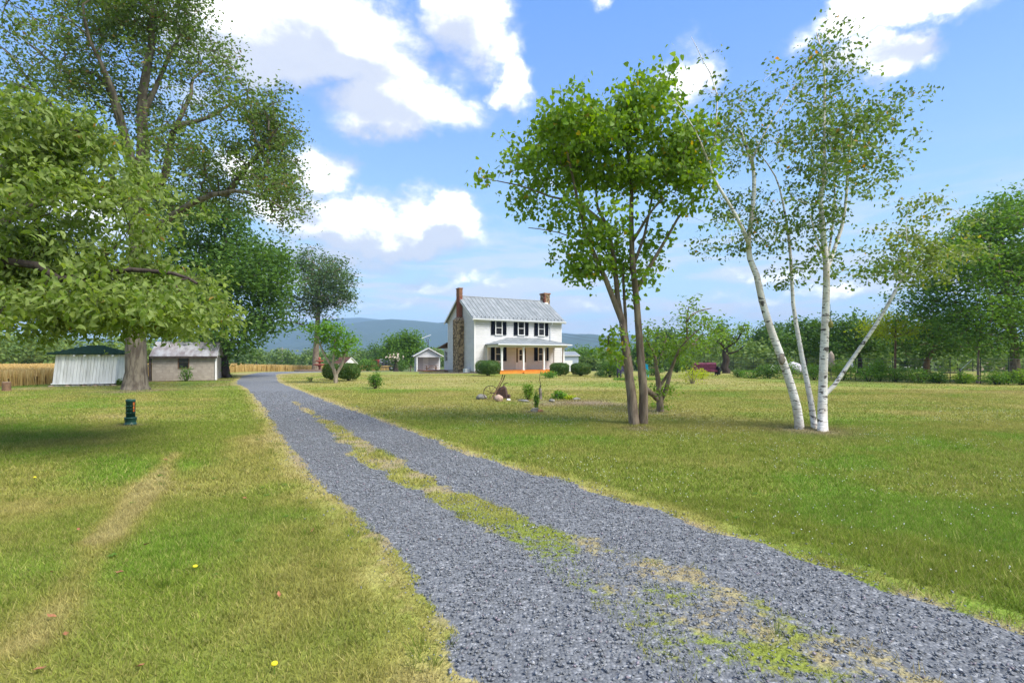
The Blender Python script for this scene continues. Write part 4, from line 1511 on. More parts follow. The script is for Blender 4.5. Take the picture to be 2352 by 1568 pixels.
gbush('shrub', 'low blue-green bush in front of the taller dark bush', 1378, 864, 26, 852, 'leaf_grey', .1, 500)
gbush('shrub', 'low green bush between the purple chair and the dark bush', 1420, 864, 30, 850, 'leaf_mid', .1, 500)
gbush('shrub', 'dense green shrub behind the turquoise chair', 1500, 862, 50, 842, 'leaf_dark', .13, 900)
gbush('shrub', 'tall thicket of shrubs behind the gnarled tree', 1555, 860, 44, 800, 'leaf_mid', .17, 1500, Y=52)
gbush('shrub', 'bright lime green mound bush before the wire fence', 1722, 868, 42, 850, 'leaf_bright', .09, 1300, clipped=True)
gbush('shrub', 'dark green shrub right of the lime green mound', 1765, 869, 50, 836, 'leaf_dark', .13, 1200)
gbush('shrub', 'dark drooping bush left of the lime green mound', 1696, 866, 26, 846, 'leaf_dark', .11, 500)
gbush('shrub', 'twiggy olive shrub between the lime mound and the birch', 1810, 870, 44, 828, 'leaf_apple', .13, 700, stems=8)
for i, (px, py, w, t, mt) in enumerate([(1870, 872, 50, 834, 'leaf_mid'), (1935, 873, 60, 826, 'leaf_apple'), (1995, 876, 60, 838, 'leaf_bright'), (2055, 877, 64, 842, 'leaf_mid'), (2115, 879, 70, 846, 'leaf_mid'), (2155, 880, 36, 854, 'leaf_dark'), (2020, 876, 30, 824, 'leaf_bright'), (2215, 881, 40, 856, 'leaf_apple'), (2290, 883, 60, 852, 'leaf_mid'), (2345, 884, 50, 846, 'leaf_apple')]):
    lab = ['leafy shrub seen between the two left birch trunks', 'tall loose shrub right of the straight birch trunk', 'bright green shrub left of the tall leafy stalks', 'mid green shrub below the yellow-green tree',
           'long low dark-leaved shrub along the fence foot', 'dark shrub nearest the wooden rail', 'tall bright leafy stalks standing above the fence shrubs', 'sparse shrub around the thin young tree',
           'weedy shrub between the last two fence posts', 'weedy olive shrub at the very end of the fence'][i]
    gbush('shrub', lab, px, py, w, t, mt, .11, 1100, group='shrubs along the wire fence')


def rose_climber():
    b = onland(909, 62)
    r = empty('climbing_rose', tuple(b), label='dark climber on a stump with a head of cream flowers', cat='climbing plant')
    m = MB().tube([(0, 0, -.1), (.03, 0, .8), (0, 0, 1.5)], [.32, .26, .16], 10)
    m.build('stump', M['dark_bark'], r, True)
    n = 600
    v = rng.normal(size=(n, 3)) * (.5, .4, .5) + (0, 0, 1.35)
    link_mesh('foliage', leaf_mesh('foliage', v, .16, T_DIAMOND, M['leaf_dark'], .3, .3), r)
    v = rng.normal(size=(70, 3)) * (.42, .3, .28) + (-.05, -.35, 1.75)
    link_mesh('blossoms', leaf_mesh('blossoms', v, .2, T_HEART, basic('cream_flower', (.62, .55, .46), (.5, .38, .3), 6), .1, .1), r)


rose_climber()


# ------------------------------------------------------------------ far woods (one mass each)
def far_wood(name, label, rows, mat, leaf, per):
    PP, TR = [], MB()
    for (x0, x1, Y, hlo, hhi, step) in rows:
        x = x0
        while x < x1:
            h = rnd.uniform(hlo, hhi)
            w = h * rnd.uniform(.6, .95)
            yy = Y + rnd.uniform(-4, 4) * Y / 60
            z0 = float(gz(x, yy))
            n = int(per * 1.7 * (h / 8) ** 1.2)
            lobes = [(rnd.gauss(0, w * .35), rnd.gauss(0, w * .3), h * rnd.uniform(.35, .85), w * rnd.uniform(.25, .5)) for _ in range(6)]
            for lx, ly, lz, lr in lobes:
                v = unit(rng.normal(size=(n // 6, 3))) * (rng.random(n // 6) ** .3)[:, None] * lr * np.array([1, 1, .8])
                PP.append(v + np.array([x + lx, yy + ly, z0 + lz]))
            v = rng.random((n // 2, 3)) * np.array([w * 1.2, w * .6, h * .55]) - np.array([w * .6, w * .3, 0])
            PP.append(v + np.array([x, yy, z0]))
            TR.tube([(x, yy, z0 - .2), (x, yy, z0 + h * .5)], [h * .014, h * .006], 4, False)
            x += w * step * rnd.uniform(.6, 1.2)
    P = np.concatenate(PP)
    root = link_mesh(name, leaf_mesh(name, P, leaf * (1 + .6 * (rng.random(len(P)) - .5)), T_DIAMOND, mat, .1, .3), kind='stuff', label=label, cat='woodland')
    TR.build('trunks', M['dark_bark'], root, kind='stuff')


far_wood('forest', 'far belt of trees behind the golden wheat field', [(-150, -52, 88, 3.4, 5, .8), (-150, -20, 140, 4.0, 5.6, .8), (-70, 8, 155, 4.2, 5.8, .75), (-180, 60, 210, 5.5, 7.2, .9)], M['leaf_far'], .75, 190)
far_wood('forest', 'far wooded flat seen behind the house and garage', [(-10, 60, 180, 4.5, 6.2, .8), (0, 80, 120, 2.6, 4.0, .8), (10, 90, 240, 6, 7.5, .9), (12, 45, 88, 2.0, 3.0, .8)], M['leaf_far'], .7, 190)
far_wood('forest', 'wooded ground filling the view beyond the wire fence', [(22, 75, 66, 4, 6.0, .75), (30, 120, 90, 5, 8, .75), (50, 170, 140, 6, 9, .8), (80, 260, 220, 9, 13, .9), (26, 60, 54, 2.0, 3.5, .8)], M['leaf_far'], .50, 250)
far_wood('forest', 'far belt of trees behind the two left sheds', [(-120, -60, 74, 4.5, 7.5, .7), (-78, -44, 66, 3.5, 5.5, .7), (-150, -70, 100, 8, 11, .8)], M['leaf_far'], .50, 230)
for (px, Y, w, h, mt, lab) in [(1655, 95, 30, 10, 'leaf_mid', 'rounded tree in the distance left of the old bare-topped tree'), (1760, 80, 60, 7.5, 'leaf_dark', 'broad dark distant tree in front of the hill gap'), (1790, 105, 24, 11, 'leaf_grey', 'slim blue-green distant tree left of the birch trunks'),
                               (1480, 90, 50, 5.5, 'leaf_mid', 'distant tree behind the twin-trunked tree'), (1345, 110, 60, 5.5, 'leaf_mid', 'light green distant tree behind the grey garage'), (1530, 75, 46, 6.5, 'leaf_grey', 'grey-green distant tree behind the gnarled tree'),
                               (870, 135, 60, 6.5, 'leaf_dark', 'dark distant tree above the red truck')]:
    b = onland(px, Y)
    ht = h
    cy = HY - (ht * .55 + b.z - EYE) / Y * F
    ry = ht * .42 / Y * F
    dense_tree('distant_tree', b, .2, [(px - w * .2, cy + ry * .1, w * .35, ry * .9, 1), (px + w * .2, cy + ry * .2, w * .35, ry * .8, 1), (px, cy - ry * .25, w * .3, ry * .75, 1)],
               40, 22, .45, M[mt], M['dark_bark'], lab, 'separate distant trees', spread=.7, depth=2.5, seg=1.2, trunk_h=h * .25, twig=.03)


# ------------------------------------------------------------------ wheat
def wheat():
    root = empty('wheat_field', (-45, 40, 0))
    tag(root, 'ripe golden wheat standing behind the two sheds', 'crop', kind='stuff')
    # thick standing crop: closely set stalks, denser near the front edge
    n = 420000
    x = rng.uniform(-78, -26, n)
    y = 24 + (rng.random(n) ** 1.5) * 97
    vis = (np.abs(x) < y * 1.06 + 1)
    keep = in_poly(x, y, WHEAT) & vis
    x, y = x[keep], y[keep]
    edge = seg_d(x, y, WHEAT[:11])
    keep = (edge < 2.2) | (rng.random(len(x)) < .45)
    x, y = x[keep][:210000], y[keep][:210000]
    n = len(x)
    z = gz(x, y)
    h = .68 + .24 * rng.random(n) + .24 * (fbm(x, y, 2.2, 2) - .5)
    wdt = .006 + .00036 * y
    a = rng.uniform(0, math.pi, n)
    lean = rng.normal(size=(n, 2)) * .07
    dx, dy = np.cos(a) * wdt, np.sin(a) * wdt
    V = np.stack([np.stack([x - dx, y - dy, z - .02], 1), np.stack([x + dx, y + dy, z - .02], 1),
                  np.stack([x + dx * 1.2 + lean[:, 0], y + dy * 1.2 + lean[:, 1], z + h], 1), np.stack([x - dx * 1.2 + lean[:, 0], y - dy * 1.2 + lean[:, 1], z + h], 1)], 1)
    t = rng.random(n)[:, None]
    base = np.array([.50, .35, .12]) * (1 - t) + np.array([.66, .50, .22]) * t
    base = base * (.85 + .3 * fbm(x, y, 4, 31)[:, None])
    c = np.stack([base, base, base, base], 1).reshape(-1, 3)
    Fc = np.arange(4 * n).reshape(-1, 4)
    me = np_mesh('wheat', V.reshape(-1, 3) - np.array([-45, 40, 0]), Fc, False, [M['blade']], c)
    link_mesh('wheat', me, root, kind='stuff')
    # the leafy straw below the ears, closing the stand
    xs = np.arange(-95, -25, .4)
    ys = np.arange(24, 122, .4)
    X, Y = np.meshgrid(xs, ys)
    ed = seg_d(X, Y, WHEAT[:11])
    inside = in_poly(X.ravel(), Y.ravel(), WHEAT).reshape(X.shape) & (ed > .15)
    Z = gz(X, Y) + (.62 + .16 * (fbm(X, Y, 1.2, 4) - .5)) * sstep(-.2, .8, ed)
    nx = len(xs)
    V = np.stack([X.ravel() + 45, Y.ravel() - 40, Z.ravel()], 1)
    i = (np.arange(len(ys) - 1)[:, None] * nx + np.arange(nx - 1)[None])
    ok = inside[:-1, :-1] & inside[1:, 1:] & inside[1:, :-1] & inside[:-1, 1:]
    Fc = np.stack([i, i + 1, i + nx + 1, i + nx], -1)[ok]
    cc = np.broadcast_to(np.array([.56, .39, .14]), (len(V), 3)) * (.85 + .3 * fbm(X, Y, 4, 31).reshape(-1, 1))
    link_mesh('straw', np_mesh('straw', V, Fc, True, [M['lawn']], cc), root, kind='stuff')


wheat()


# ------------------------------------------------------------------ grass blades, clover, gravel chips
def visible(x, y, m=.6):
    return (np.abs(x) < y * 1.03 + m) & (y > 1.9)


def scatter(n, y0, y1):
    """evenly over the seen ground between two distances"""
    y = np.sqrt(rng.random(n) * (y1 ** 2 - y0 ** 2) + y0 ** 2)
    x = (rng.random(n) * 2 - 1) * (y * 1.04 + .5)
    return x, y


def grass():
    Vs, Cs = [], []
    for (n, y0, y1, h0, w0) in [(280000, 2.0, 6.0, .030, .0034), (270000, 6.0, 13.0, .038, .0068), (170000, 13, 25, .040, .013), (60000, 25, 46, .036, .024)]:
        x, y = scatter(n, y0, y1)
        u, s = drive_us(x, y)
        g = np.where(np.abs(u) < 1.6, gravel_amount(u, s, x, y), 0)
        keep = rng.random(n) > g * 1.25
        straw_zone = (np.abs(u) < 1.15)
        keep &= ~(straw_zone & (rng.random(n) < .45))
        keep &= ~(straw_zone & (fbm(x, y, .35, 66, 3) > .52) & (rng.random(n) < .6))
        keep &= ~in_poly(x, y, WHEAT)
        for (bx, by), r in BARE:
            keep &= ~((np.hypot(x - bx, y - by) < r * .6) & (rng.random(n) < .75))
        x, y, straw_zone = x[keep], y[keep], straw_zone[keep]
        n = len(x)
        c = lawn_color(x, y)
        dry = (rng.random(n) < .22)[:, None]
        c = np.where(dry, c * .4 + STRAW * .65, c)
        c = c * (.98 + .62 * rng.random(n))[:, None]
        tuft = fbm(x, y, .22, 77, 3)
        c = c * (.80 + .42 * fbm(x, y, .14, 78, 3))[:, None]
        h = h0 * (.55 + .9 * tuft + .4 * rng.random(n))
        h *= 1 + .9 * (rng.random(n) > .985)
        rightlush = sstep(5.5, 3.5, y) * (x > y * .6)
        h *= 1 + .5 * rightlush
        w = w0 * (.7 + .6 * rng.random(n))
        a = rng.uniform(0, 2 * math.pi, n)
        z = gz(x, y) + np.where(straw_zone, .006, -.001)
        lean = rng.normal(size=(n, 2)) * (h * .55)[:, None]
        dx, dy = np.cos(a) * w, np.sin(a) * w
        V = np.stack([np.stack([x - dx, y - dy, z - .004], 1), np.stack([x + dx, y + dy, z - .004], 1), np.stack([x + lean[:, 0], y + lean[:, 1], z + h], 1)], 1)
        Vs.append(V.reshape(-1, 3))
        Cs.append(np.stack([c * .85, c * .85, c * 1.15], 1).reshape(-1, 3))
    # taller tufts along the drive, in its middle strip and here and there in the lawn
    cx_, cy_ = scatter(5200, 2.1, 15)
    u, s = drive_us(cx_, cy_)
    near_edge = ((np.abs(u) > .98) & (np.abs(u) < 1.35)) | ((np.abs(u) < .4) & (gravel_amount(u, s, cx_, cy_) < .45))
    k = (near_edge & (rng.random(len(u)) < .42)) | ((np.abs(u) >= 1.35) & (rng.random(len(u)) < .06))
    cx_, cy_ = cx_[k], cy_[k]
    m = 34
    x = np.repeat(cx_, m) + rng.normal(size=len(cx_) * m) * .028
    y = np.repeat(cy_, m) + rng.normal(size=len(cx_) * m) * .028
    c = np.repeat(lawn_color(cx_, cy_) * .35 + LUSH * .6, m, axis=0) * (.75 + .6 * rng.random(len(x)))[:, None]
    h = (.035 + .045 * rng.random(len(x))) * np.repeat(.6 + .6 * rng.random(len(cx_)), m)
    a = rng.uniform(0, 2 * math.pi, len(x))
    out = np.stack([x - np.repeat(cx_, m), y - np.repeat(cy_, m)], 1)
    lean = out * 1.1 + rng.normal(size=(len(x), 2)) * .012
    dx, dy = np.cos(a) * .0034, np.sin(a) * .0034
    z = gz(x, y) + .002
    V = np.stack([np.stack([x - dx, y - dy, z], 1), np.stack([x + dx, y + dy, z], 1), np.stack([x + lean[:, 0], y + lean[:, 1], z + h], 1)], 1)
    Vs.append(V.reshape(-1, 3))
    Cs.append(np.repeat(c, 3, axis=0))
    V = np.concatenate(Vs)
    C = np.concatenate(Cs)
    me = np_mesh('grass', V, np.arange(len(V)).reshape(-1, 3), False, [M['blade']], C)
    link_mesh('grass', me, kind='stuff', label='short mown grass of the lawn on both sides of the drive', cat='grass')


grass()


def chips():
    tv = np.array([(1, 0, 0), (0, 1, 0), (-1, 0, 0), (0, -1, 0), (.1, .1, 1), (0, 0, -1)], float)
    tf = np.array([(0, 1, 4), (1, 2, 4), (2, 3, 4), (3, 0, 4), (1, 0, 5), (2, 1, 5), (3, 2, 5), (0, 3, 5)])
    X, Y, S = [], [], []
    for (n, y0, y1, s0) in [(95000, 2.0, 6.0, .0105), (60000, 6.0, 13, .0135), (20000, 13, 24, .020)]:
        # draw positions along the drive only
        j = rng.integers(0, len(DR), n * 3)
        u = rng.uniform(-1.35, 1.35, n * 3)
        C, H = (DR_L + DR_R) / 2, (DR_R - DR_L) / 2
        p = C[j] + H[j] * u[:, None] + rng.normal(size=(n * 3, 2)) * .05
        ok = (p[:, 1] >= y0) & (p[:, 1] < y1) & visible(p[:, 0], p[:, 1])
        p, u, j = p[ok], u[ok], j[ok]
        g = gravel_amount(u, C[j][:, 1], p[:, 0], p[:, 1])
        ok = rng.random(len(p)) < g * 1.1 + .06 * (np.abs(u) < 1.1) + .012
        p = p[ok][:n]
        X.append(p[:, 0])
        Y.append(p[:, 1])
        S.append(s0 * (.5 + rng.random(len(p)) ** 1.5))
    x, y, s = np.concatenate(X), np.concatenate(Y), np.concatenate(S)
    n = len(x)
    a, b, nn = leaf_frames(n, .0, .75)
    loc = np.stack([x, y, gz(x, y) + .014 + s * .25 + .012 * rng.random(n)], 1)
    k = tv[None] * (1 + .5 * (rng.random((n, 6, 1)) - .5))
    V = loc[:, None, :] + s[:, None, None] * (a[:, None] * k[..., 0:1] * 1.1 + b[:, None] * k[..., 1:2] * .75 + nn[:, None] * k[..., 2:3] * .38)
    t = rng.random(n)
    c = np.array([.155, .165, .176])[None] * (.80 + .55 * t[:, None] ** 1.4)
    c[t > .975] = (.36, .37, .38)
    pk = rng.random(n) < .06
    c[pk] = c[pk] * np.array([1.25, 1.0, 1.05])
    C = np.repeat(c, 6, axis=0)
    Fc = (tf[None] + (np.arange(n) * 6)[:, None, None]).reshape(-1, 3)
    link_mesh('gravel', np_mesh('gravel', V.reshape(-1, 3), Fc, False, [M['chips']], C), kind='stuff', label='loose blue-grey slate chips lying on the drive', cat='gravel')


chips()


def clover():
    n = 6500
    x, y = scatter(n, 3.2, 17)
    u, s = drive_us(x, y)
    dens = fbm(x, y, 1.6, 91) + .25 * sstep(9, 5, y)
    keep = (x > -4.2 + y * .0) & (u > 1.25) & (dens > .60) & (x + y * .6 > 3.0)
    x, y = x[keep], y[keep]
    n = len(x)
    P = np.stack([x, y, gz(x, y) + .035 + .015 * rng.random(n)], 1)
    tv = np.array([(1, 0, 0), (0, 1, 0), (-1, 0, 0), (0, -1, 0), (0, 0, 1), (0, 0, -1)], float)
    tf = np.array([(0, 1, 4), (1, 2, 4), (2, 3, 4), (3, 0, 4), (1, 0, 5), (2, 1, 5), (3, 2, 5), (0, 3, 5)])
    s = (.0045 + .003 * rng.random(n)) * (1 + y / 40)
    V = P[:, None] + tv[None] * s[:, None, None]
    Fc = (tf[None] + (np.arange(n) * 6)[:, None, None]).reshape(-1, 3)
    link_mesh('clover', np_mesh('clover', V.reshape(-1, 3), Fc, False, [M['white_petal']]), kind='stuff', label='tiny white clover heads dotted through the right lawn', cat='flowers')


clover()


def ground_bits():
    for (px, py, lab) in [(630, 1547, 'yellow dandelion flower at the bottom edge beside the drive'), (448, 1316, 'pale yellow dandelion in the left lawn'), (80, 1105, 'far small dandelion near the dry patch at left')]:
        b = G(px, py)
        r = empty('dandelion', tuple(b), label=lab, cat='flower')
        MB().tube([(0, 0, -.01), (0, 0, .05)], .002, 5).build('stalk', M['leaf_bright'], r)
        MB().lathe([(.004, .048), (.018, .052), (.015, .062), (.004, .066)], sides=10).build('flower_head', M['yellow'], r, True)
    spots = [(180, 1222, 'rust-brown'), (336, 1257, 'orange-brown'), (120, 1322, 'brown'), (275, 1322, 'pinkish'), (118, 1425, 'curled brown'), (150, 1467, 'long tan'), (380, 1059, 'tan'), (562, 1149, 'pale tan'),
             (718, 1225, 'small red-brown'), (90, 1548, 'tan'), (325, 1540, 'orange'), (1010, 1245, 'straw-coloured'), (640, 1375, 'brown')]
    for i, (px, py, c) in enumerate(spots):
        b = G(px, py)
        o = MB()
        L, W = .028, .011
        o.add([(-L, 0, .0), (-L * .3, -W, .012), (L * .5, -W * .8, .010), (L, 0, .018), (L * .5, W, .004), (-L * .3, W, .006), (0, 0, 0.0)],
              [(0, 1, 6), (1, 2, 6), (2, 3, 6), (3, 4, 6), (4, 5, 6), (5, 0, 6)])
        ob = o.build('fallen_leaf', M['dead_leaf'])
        where = 'left lawn' if px < 800 else 'drive'
        tag(ob, ['dry %s fallen leaf on the dry worn track', 'dry %s fallen leaf below the worn track', 'dry %s fallen leaf at the far left of the lawn', 'dry %s fallen leaf on green turf below the track',
                 'dry %s fallen leaf lower left in the lawn', 'dry %s fallen leaf in the lower left corner grass', 'dry %s fallen leaf at the upper tip of the worn track', 'dry %s fallen leaf on green grass by the drive',
                 'dry %s fallen leaf at the edge of the drive', 'dry %s fallen leaf at the bottom left edge', 'dry %s fallen leaf in the bottom grass, left of the dandelion', 'dry %s fallen leaf in the middle strip of the drive',
                 'dry %s fallen leaf in the middle of the near left lawn'][i] % c, 'leaf', 'fallen leaves in the grass')
        ob.location = (b.x, b.y, .028)
        ob.rotation_euler = (rnd.uniform(-.3, .3), rnd.uniform(-.3, .3), rnd.uniform(0, 6.28))


ground_bits()


# ------------------------------------------------------------------ buildings
def copies(name, me, parent, mats_):
    for mt in mats_:
        o = bpy.data.objects.new(name, me)
        COL.objects.link(o)
        o.parent = parent
        o.matrix_local = mt


def T(x=0, y=0, z=0, rz=0, sx=1, sy=1, sz=1):
    return Matrix.Translation((x, y, z)) @ Matrix.Rotation(rz, 4, 'Z') @ Matrix.Diagonal((sx, sy, sz, 1))


def window(parent, x, z0, z1, w, face='front', off=0.0, shutters=.40, curtain=False, sash=True, T0=None, arch_w=.07):
    """face front: in the plane y=off looking to -y; placed by T0 otherwise"""
    T0 = T0 or Matrix.Identity(4)
    h = z1 - z0
    fr = MB()
    t = arch_w
    fr.box(x - w / 2 - t, x - w / 2, off - .07, off + .02, z0 - t, z1 + t)
    fr.box(x + w / 2, x + w / 2 + t, off - .07, off + .02, z0 - t, z1 + t)
    fr.box(x - w / 2, x + w / 2, off - .068, off + .02, z1, z1 + t)
    fr.box(x - w / 2 - t - .03, x + w / 2 + t + .03, off - .10, off - .072, z0 - t - .02, z0 - t + .04)
    fr.box(x - w / 2, x + w / 2, off - .068, off + .02, z0 - t, z0)
    f = fr.build('window', M['trim'], parent)
    f.matrix_local = T0
    if sash:
        s = MB()
        s.box(x - w / 2, x + w / 2, off - .058, off - .024, z0 + h * .48, z0 + h * .52)
        s.box(x - w / 2, x - w / 2 + .02, off - .058, off - .024, z0, z1)
        s.box(x + w / 2 - .02, x + w / 2, off - .058, off - .024, z0, z1)
        s.build('sash', M['trim'], f)
    for a, b in ((z0, z0 + h * .48), (z0 + h * .52, z1)):
        MB().box(x - w / 2 + .015, x + w / 2 - .015, off - .040, off - .030, a, b).build('pane', M['glass'], f)
    if curtain:
        MB().box(x - w / 2 + .05, x + w / 2 - .05, off - .022, off - .015, z0 + h * .5, z1 - .02).build('curtain', M['curtain'], f)
    if shutters:
        sw = shutters
        for sx in (x - w / 2 - t - .05 - sw, x + w / 2 + t + .05):
            m = MB()
            m.box(sx, sx + .045, off - .065, off - .01, z0 - .05, z1 + .05)
            m.box(sx + sw - .045, sx + sw, off - .065, off - .01, z0 - .05, z1 + .05)
            for zz in (z0 - .05, (z0 + z1) / 2 - .03, z1 - .01):
                m.box(sx + .045, sx + sw - .045, off - .063, off - .01, zz, zz + .06)
            m.box(sx + .02, sx + sw - .02, off - .012, off - .004, z0 - .03, z1 + .03)
            k = int(h / .09)
            for i in range(k):
                zz = z0 + .02 + i * (h - .04) / k
                m.prism([(off - .02, zz), (off - .055, zz - .02), (off - .055, zz - .008), (off - .02, zz + .012)], 'x', sx + .045, sx + sw - .045)
            m.build('shutter', M['shutter'], parent).matrix_local = T0
    return f


def house():
    TH = R(29.2)
    W, D = 10.15, 6.7
    EZ, RZ = 5.50, 7.74
    root = empty('farmhouse', (-3.63, 49.5, 0), TH, label='two storey white clapboard farmhouse with stone chimney and orange porch', cat='house')
    # solid shell behind the boards
    sh = MB()
    sh.prism([(.02, -.2), (D, -.2), (D, EZ), (D / 2, RZ - .08), (.02, EZ)], 'x', .02, W - .02)
    sh.build('wall', M['siding'], root)
    fd = MB().box(-.01, W + .01, -.01, D + .01, -.35, .22)
    fd.build('foundation', M['block'], root)
    # clapboards: each one a part
    ex = .195
    rows = int((EZ - .22) / ex)
    fb = MB().prism([(0.0, 0), (-.030, 0), (-.006, ex - .018), (0.0, ex - .018)], 'x', .09, W - .09).mesh('clapboard', M['siding'])
    copies('clapboard', fb, root, [T(0, 0, .22 + i * ex) for i in range(rows)])
    sb = MB().prism([(0.0, 0), (-.030, 0), (-.006, ex - .018), (0.0, ex - .018)], 'y', .09, D - .09).mesh('clapboard', M['siding'])
    copies('clapboard', sb, root, [T(0, 0, .22 + i * ex) for i in range(rows)])
    copies('clapboard', sb, root, [T(W, D, .22 + i * ex, math.pi) for i in range(rows)])
    i = 0
    z = .22 + rows * ex
    while z < RZ - .15:
        t = (z + .5 * ex - EZ) / (RZ - EZ)
        t = max(t, 0)
        y0, y1 = D / 2 * t + .02, D - D / 2 * t - .02
        if y1 - y0 > .25:
            MB().prism([(0.0, 0), (-.030, 0), (-.006, ex - .018), (0.0, ex - .018)], 'y', y0, y1).build('clapboard', M['siding'], root).location = (0, 0, z)
        z += ex
    cb = MB()
    for (x, y) in ((0, 0), (W, 0), (0, D)):
        cb.box(x - .035, x + .09 if x < 1 else x + .035, y - .035 if y < 1 else y - .09, y + .09 if y < 1 else y + .035, .2, EZ)
    cb = MB()
    cb.box(-.036, .09, -.036, .09, .2, EZ)
    cb.build('corner_board', M['trim'], root)
    MB().box(W - .09, W + .036, -.036, .09, .2, EZ).build('corner_board', M['trim'], root)
    MB().box(-.036, .09, D - .09, D + .036, .2, EZ).build('corner_board', M['trim'], root)
    # roof: standing seam panels, each a part, with a light frame
    ov, og = .38, .32
    sl = math.atan2(RZ - EZ, D / 2)
    ey = -ov
    ez = EZ - ov * math.tan(sl)
    rf = MB()
    for sgn in (0, 1):
        a = (ey if not sgn else D - ey, ez)
        b = (D / 2, RZ)
        pts = [a, b, (b[0], b[1] + .05), (a[0], a[1] + .05)]
        rf.prism(pts if not sgn else pts[::-1], 'x', -og, W + og)
    rfo = rf.build('roof', M['metal_roof'], root)
    n = 24
    pw = (W + 2 * og) / n
    L = math.hypot(D / 2 + ov, RZ - ez)
    seam = MB()
    seam.box(.015, pw - .004, 0, L, 0, .012)
    seam.box(-.012, .012, 0, L, 0, .045)
    pm = seam.mesh('roof_panel', M['metal_roof'])
    for k in range(n):
        o = bpy.data.objects.new('roof_panel', pm)
        COL.objects.link(o)
        o.parent = root
        o.matrix_local = Matrix.Translation((-og + k * pw, ey, ez + .054)) @ Matrix.Rotation(sl, 4, 'X')
    MB().tube([(-og, D / 2, RZ + .085), (W + og, D / 2, RZ + .085)], .05, 8).build('ridge_cap', M['metal_roof'], root)
    g = MB().box(.06, .10, .25, .32, .03, .11).mesh('snow_guard', M['cable'])
    for k in range(n):
        o = bpy.data.objects.new('snow_guard', g)
        COL.objects.link(o)
        o.parent = root
        o.matrix_local = Matrix.Translation((-og + k * pw, ey, ez + .054)) @ Matrix.Rotation(sl, 4, 'X')
    # eave boards, gutter
    MB().box(-og, W + og, ey - .02, ey + .02, ez - .16, ez + .04).build('fascia', M['trim'], root)
    MB().box(-og, W + og, ey + .022, -.03, ez - .11, ez - .08).build('soffit', M['trim'], root)
    MB().prism([(ey - .14, ez + .03), (ey - .14, ez - .06), (ey - .10, ez - .10), (ey - .022, ez - .10), (ey - .022, ez - .08), (ey - .09, ez - .08), (ey - .12, ez - .05), (ey - .12, ez + .03)], 'x', -og, W + og).build('gutter', M['gutter'], root)
    rk = MB()
    for xx in (-og - .03, W + og - .01):
        for s_ in (0, 1):
            a = (ey, ez) if not s_ else (D - ey, ez)
            b = (D / 2, RZ)
            rk.prism([a, b, (b[0], b[1] - .20), (a[0], a[1] - .20)], 'x', xx, xx + .04)
    rk.build('rake_board', M['trim'], root)
    dsx = 8.72
    MB().tube([(dsx, ey - .08, ez - .09), (dsx, ey - .07, ez - .22), (dsx, -.09, ez - .55), (dsx, -.08, 3.0)], .04, 8).build('downspout', M['gutter'], root)
    # windows and door
    for x in (2.63, 5.20, 7.62):
        window(root, x, 3.84, 5.12, .66, off=-.03)
    for x in (2.63, 7.62):
        window(root, x, 1.22, 2.52, .70, off=-.03)
    d = MB()
    d.box(4.55, 4.62, -.05, .02, .34, 2.78).box(5.78, 5.85, -.05, .02, .34, 2.78).box(4.62, 5.78, -.05, .02, 2.70, 2.78)
    d.box(4.82, 4.90, -.05, .02, .34, 2.45).box(5.50, 5.58, -.05, .02, .34, 2.45).box(4.62, 5.78, -.048, .02, 2.45, 2.51)
    d.build('door_frame', M['trim'], root)
    MB().box(4.62, 5.78, -.04, -.028, 2.51, 2.70).build('transom_light', M['stained'], root)
    for x0 in (4.62, 5.58):
        s = MB().box(x0, x0 + .20, -.04, -.028, 1.05, 2.45).build('side_light', M['stained'], root)
        MB().box(x0, x0 + .20, -.045, .0, .34, 1.05).build('panel', M['door'], s)
    dr = MB().box(4.90, 5.50, -.045, .0, .34, 2.45)
    do = dr.build('door', M['door'], root)
    MB().box(4.99, 5.41, -.052, -.046, 1.25, 2.32).build('pane', M['glass'], do)
    MB().box(4.99, 5.41, -.060, -.052, 1.76, 1.81).build('glazing_bar', M['door'], do)
    MB().rock((5.44, -.08, 1.15), .03, .03, .03, 2).build('handle', M['steel'], do, True)
    # porch
    PD = 2.55
    x0, x1 = 1.42, 9.15
    po = MB().box(x0, x1, -PD, -.03, .20, .30)
    po.build('porch_floor', M['orange_deck'], root)
    nb = 24
    bm_ = MB().box(0, (x1 - x0) / nb - .006, -PD - .04, -PD - .005, -.06, .298).mesh('skirt_board', M['orange_deck'])
    copies('skirt_board', bm_, root, [T(x0 + k * (x1 - x0) / nb) for k in range(nb)])
    MB().box(x0, x1, -PD - .07, -PD + .001, .302, .335).build('porch_edge', M['orange_deck'], root)
    MB().box(3.9, 5.6, -PD - .36, -PD - .045, -.05, .14).build('step', M['orange_deck'], root)
    for x in (1.74, 4.10, 6.45, 8.80):
        c = MB().box(x - .085, x + .085, -PD + .12, -PD + .29, .336, 2.52).box(x - .115, x + .115, -PD + .09, -PD + .32, .303, .42).box(x - .115, x + .115, -PD + .09, -PD + .32, 2.40, 2.523)
        c.build('post', M['trim'], root)
    MB().box(1.30, 1.46, -.10, -.03, .30, 2.52).build('half_post', M['trim'], root)
    MB().box(x0 - .1, x1 + .1, -PD + .10, -PD + .31, 2.526, 2.74).build('porch_beam', M['trim'], root)
    MB().box(x0 - .1, x0 + .11, -PD + .312, -.03, 2.526, 2.74).build('porch_beam', M['trim'], root)
    MB().box(x1 - .11, x1 + .1, -PD + .312, -.03, 2.526, 2.74).build('porch_beam', M['trim'], root)
    MB().box(x0 + .12, x1 - .12, -PD + .32, -.04, 2.66, 2.70).build('porch_ceiling', M['trim'], root)
    ex0, ex1, ey0, zb, zt = 1.10, 9.45, -PD - .30, 2.742, 3.52
    tx0, tx1 = 3.65, 6.90
    hr = MB()
